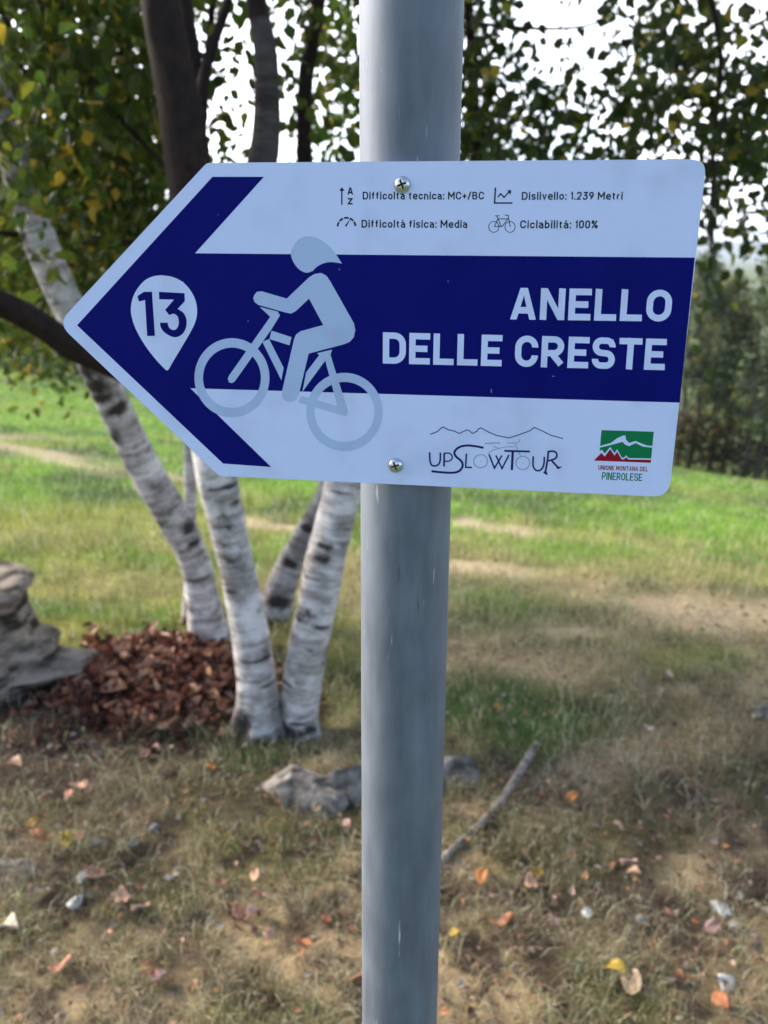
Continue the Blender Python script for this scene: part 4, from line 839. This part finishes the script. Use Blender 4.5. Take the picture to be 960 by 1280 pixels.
P_.poly(z([(382, 512), (478, 543), (468, 582), (372, 552)])); P_.poly(z([(338, 566), (370, 552), (440, 690), (429, 750)]))
P_.poly(z([(548, 712), (612, 628), (640, 655), (530, 805)])); P_.poly(z([(600, 620), (672, 603), (665, 628), (748, 898), (746, 916), (728, 922), (706, 905), (640, 655)])); P_.poly(z([(524, 824), (740, 886), (735, 922), (508, 856)]))
P_.build('cyclist_print', m_rider)
# lettering
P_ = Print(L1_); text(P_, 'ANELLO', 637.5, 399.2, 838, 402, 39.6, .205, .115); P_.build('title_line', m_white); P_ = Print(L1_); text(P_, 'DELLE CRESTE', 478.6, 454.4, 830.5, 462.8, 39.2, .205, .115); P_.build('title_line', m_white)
P_ = Print(L0); text(P_, 'Difficoltà tecnica: MC+/BC', 453.4, 249.4, 605, 249.4, 9.8, .175, .165); P_.build('details_line', m_black); P_ = Print(L0); text(P_, 'Difficoltà fisica: Media', 452, 284.6, 584, 285, 9.8, .175, .165)
P_.build('details_line', m_black); P_ = Print(L0); text(P_, 'Dislivello: 1.239 Metri', 652, 249.9, 778, 249.7, 10, .175, .165); P_.build('details_line', m_black); P_ = Print(L0); text(P_, 'Ciclabilità: 100%', 650, 285.5, 747, 285.6, 10.2, .175, .165); P_.build('details_line', m_black)
# pictograms
P_ = Print(L0)
P_.stroke([(427.3, 256), (427.3, 237)], 1.7); P_.poly([(424, 238.5), (427.5, 233.8), (430.6, 238.5)]); text(P_, 'A', 434.3, 243.3, 441.5, 243.3, 9.2, .22); text(P_, 'Z', 434.6, 255.6, 440.8, 255.6, 8, .22); P_.build('ascent_pictogram', m_black)
P_ = Print(L0)
for i in range(5):
    a0 = 180-i*36-2; P_.stroke([(433.2+11.2*math.cos(R(a0-q)), 283.5-11.2*math.sin(R(a0-q))) for q in np.linspace(0, 29, 6)], 2.3)
P_.stroke([(432, 283), (437.3, 274.5)], 2.2, taper=lambda t: 1-.7*t); P_.build('gauge_pictogram', m_black)
P_ = Print(L0); P_.stroke([(619.3, 234.5), (618.2, 253.8), (640.6, 253.8)], 1.9); P_.stroke([(622.5, 246.5), (625.8, 242.2), (630, 246.8), (636.6, 239.5)], 1.7); P_.poly([(634, 238), (639.2, 237.6), (638.2, 243.8)]); P_.build('chart_pictogram', m_black)
P_ = Print(L0); P_.ring(617.3, 283.6, 6.8, 7.2, 5.9, 6.3, 40); P_.ring(637.6, 283.6, 6.8, 7.2, 5.9, 6.3, 40)
for q in ([(618, 283), (622.3, 273.6), (634.6, 273.6), (628, 283), (618, 283)], [(621.2, 270.5), (626.6, 283)], [(619, 269.8), (624.4, 269.8)], [(631, 269), (635.2, 269), (635.6, 272), (637.8, 283.6)]): P_.stroke(q, 1.05)
P_.build('bicycle_pictogram', m_black)
# mountain and lettering logo
z7 = lambda a: [(530+x/10.667, 525+y/10.667) for x, y in a]; z8 = lambda a: [(610+x/9.6, 525+y/9.6) for x, y in a]
P_ = Print(L1_)
P_.stroke(z7([(80, 192), (175, 155), (240, 100), (265, 95), (320, 130), (400, 145), (470, 180), (570, 132), (605, 142), (645, 180), (705, 150), (730, 114), (760, 105), (860, 160), (950, 197)])+z8([(100, 185), (180, 200), (250, 215), (350, 185), (500, 130), (555, 88), (660, 135), (760, 185), (900, 222)]), 1.15)
P_.stroke(smooth(z7([(75, 430), (80, 540), (100, 598), (140, 612), (190, 595), (215, 540), (218, 435)]), 4, False), 2.1); P_.stroke(z7([(270, 435), (267, 620)]), 2.2); P_.stroke(smooth(z7([(262, 448), (330, 440), (370, 470), (375, 510), (340, 545), (268, 550)]), 4, False), 1.7)
P_.stroke(smooth(z7([(795, 370), (700, 352), (600, 340), (500, 350), (430, 390), (405, 440), (430, 490), (490, 540), (515, 590), (505, 640), (460, 685), (380, 703), (250, 698), (100, 683)]), 5, False), 2.7)
P_.stroke(z7([(565, 448), (555, 630), (640, 632)]), 2.); P_.stroke(z8([(12, 412), (77, 578), (168, 425)]), 2.0); P_.stroke(z8([(95, 425), (168, 582), (252, 418)]), 2.); P_.stroke(z8([(196, 370), (502, 378)]), 2.4); P_.stroke(z8([(297, 380), (286, 600)]), 3.)
P_.stroke(smooth(z8([(543, 435), (540, 540), (565, 595), (610, 608), (650, 580), (672, 520), (675, 440)]), 4, False), 2.1); P_.stroke(z8([(725, 372), (715, 480), (690, 615)]), 2.3); P_.poly(z8([(660, 632), (690, 600), (718, 650), (708, 662)]))
P_.stroke(smooth(z8([(715, 380), (790, 375), (825, 410), (810, 460), (725, 490)]), 4, False), 2.2); P_.stroke(z8([(765, 490), (838, 566)]), 2.4); P_.poly(z8([(815, 550), (845, 562), (893, 556), (850, 588), (828, 586)]))
P_.stroke(z7([(751, 550), (759, 550)]), .9); P_.stroke(z8([(414, 515), (422, 515)]), .9); P_.build('tour_logo', m_navy)
P_ = Print(L0); c1, c2 = z7([(755, 550)])[0], z8([(418, 515)])[0]; P_.ring(*c1, 9.4, 9., 7.9, 7.5, 40); P_.ring(*c2, 9.4, 9., 7.9, 7.5, 40)
for q, tt in ((z7([(815, 312), (950, 308)])+z8([(145, 276)]), 1.7), (smooth(z7([(850, 450), (910, 405)])+z8([(60, 360), (120, 345), (220, 322), (322, 322)]), 3, False), 1.2), (z8([(60, 315), (130, 340)]), 1.3), (z8([(225, 275), (340, 275), (375, 262), (383, 230)]), 1.1), (z8([(328, 280), (350, 345), (392, 435)]), 1.3)): P_.stroke(q, tt)
P_.build('tour_logo_bicycle', m_grey)
# green and red emblem
z4 = lambda a: [(720+x/7.385, 520+y/7.385) for x, y in a]
P_ = Print(L0); P_.poly(z4([(235, 130), (718, 145), (694, 392), (485, 388), (462, 362), (443, 385), (422, 383), (380, 306), (355, 343), (315, 285), (265, 348), (238, 310), (218, 326)])); text(P_, 'PINEROLESE', *z4([(238, 588)])[0], *z4([(608, 602)])[0], 9.6, .17, .15); EM = P_.build('emblem_green', m_green)
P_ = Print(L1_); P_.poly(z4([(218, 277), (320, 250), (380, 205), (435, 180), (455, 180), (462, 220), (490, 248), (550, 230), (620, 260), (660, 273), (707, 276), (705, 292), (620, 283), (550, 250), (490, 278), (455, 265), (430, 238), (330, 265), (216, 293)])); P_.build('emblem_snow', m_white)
P_ = Print(L0); P_.poly(z4([(163, 412), (235, 340), (265, 374), (315, 305), (355, 365), (380, 328), (422, 400), (443, 400), (462, 380), (485, 401), (693, 404), (690, 432)])); text(P_, 'UNIONE MONTANA DEL', *z4([(205, 497)])[0], *z4([(664, 512)])[0], 5.8, .19, .16); P_.build('emblem_red', m_red)
# small dirt specks on the panel
P_ = Print(.00016)
for i in range(26):
    x, y = random.uniform(180, 840), random.uniform(215, 600); s_ = random.uniform(.25, .6)
    if i % 3 or y > 560: P_.poly([(x, y), (x+s_, y+.2), (x+s_*.7, y+s_*1.5), (x-.1, y+s_)])
P_.build('dirt_specks', m_recess)
P_ = Print(.00016)                          # chips in the navy film and faint scratches
for x, y, a, b_ in ((155.5, 488, .8, .8), (272, 268, .6, .7), (614, 486, .4, 5), (766, 424, .9, .8), (424, 336, .6, 1.6), (690, 470, 3.5, .35), (560, 350, .3, 3), (228, 352, 2.5, .3), (310, 400, .3, 2.2)): P_.poly([(x, y), (x+a, y+.1), (x+a, y+b_), (x, y+b_)])
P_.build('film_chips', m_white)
# screws
def screw(px, py, rad=.0046):
    c = on(px, py); prof = [(rad*1.0, 0), (rad*1.02, .0007), (rad*.96, .0013), (rad*.82, .0021), (rad*.6, .0027), (rad*.3, .0030), (0.0001, .0031)]
    q = Matrix((h_s, Vector((0, 0, 1)), n_s)).transposed().to_4x4(); seg = 40; bm = bmesh.new(); rows = []
    for r, hh in prof: rows.append([bm.verts.new((math.cos(6.28318*j/seg)*r, math.sin(6.28318*j/seg)*r, hh)) for j in range(seg)])
    for a, b_ in zip(rows[:-1], rows[1:]):
        for j in range(seg): bm.faces.new((a[j], a[(j+1) % seg], b_[(j+1) % seg], b_[j]))
    bm.faces.new(rows[-1]); bm.faces.new(list(reversed(rows[0])))
    me = bpy.data.meshes.new('screw'); bm.to_mesh(me); bm.free(); me.shade_smooth(); me.materials.append(m_screw)
    o = link('screw', me, root); o.matrix_parent_inverse = Matrix.Identity(4); o.matrix_local = Matrix.Translation(c-Vector(root.location)+n_s*.0001) @ q @ Matrix.Rotation(.35, 4, 'Z')
    bm = bmesh.new()                       # cross recess, cut into the head
    for ang in (0, math.pi/2):
        m_ = Matrix.Rotation(ang, 4, 'Z') @ Matrix.Translation((0, 0, .0028)) @ Matrix.Diagonal((rad*1.15, rad*.24, .0022, 1))
        bmesh.ops.create_cube(bm, size=1, matrix=m_)
    cm = bpy.data.meshes.new('recess'); bm.to_mesh(cm); bm.free(); cm.materials.append(m_recess)
    cut = bpy.data.objects.new('recess_cutter', cm); C.objects.link(cut); cut.matrix_world = Matrix.Translation(c+n_s*.0001) @ q @ Matrix.Rotation(.35, 4, 'Z')
    bpy.context.view_layer.update(); md = o.modifiers.new('recess', 'BOOLEAN'); md.object = cut; md.operation = 'DIFFERENCE'; md.solver = 'EXACT'; md.use_self = True
    try: md.material_mode = 'TRANSFER'
    except Exception: pass
    ev = o.evaluated_get(bpy.context.evaluated_depsgraph_get()); nm = bpy.data.meshes.new_from_object(ev); o.modifiers.clear(); o.data = nm
    bpy.data.objects.remove(cut)
screw(503, 231); screw(494.5, 581.5)

# ================================================================ HAZE
def haze():
    bm = bmesh.new(); bmesh.ops.create_cube(bm, size=1, matrix=Matrix.Translation((0, 0, 60)) @ Matrix.Diagonal((19000, 19000, 300, 1))); me = bpy.data.meshes.new('haze'); bm.to_mesh(me); bm.free()
    m = bpy.data.materials.new('haze'); m.use_nodes = True; t = m.node_tree; t.nodes.clear(); o = N(t, 'ShaderNodeOutputMaterial'); v = N(t, 'ShaderNodeVolumePrincipled')
    v.inputs['Color'].default_value = (.82, .9, 1, 1); v.inputs['Density'].default_value = .00022; v.inputs['Anisotropy'].default_value = .2; t.links.new(v.outputs[0], o.inputs['Volume'])
    tag(link('haze', me, None, m), kind='stuff')
haze()
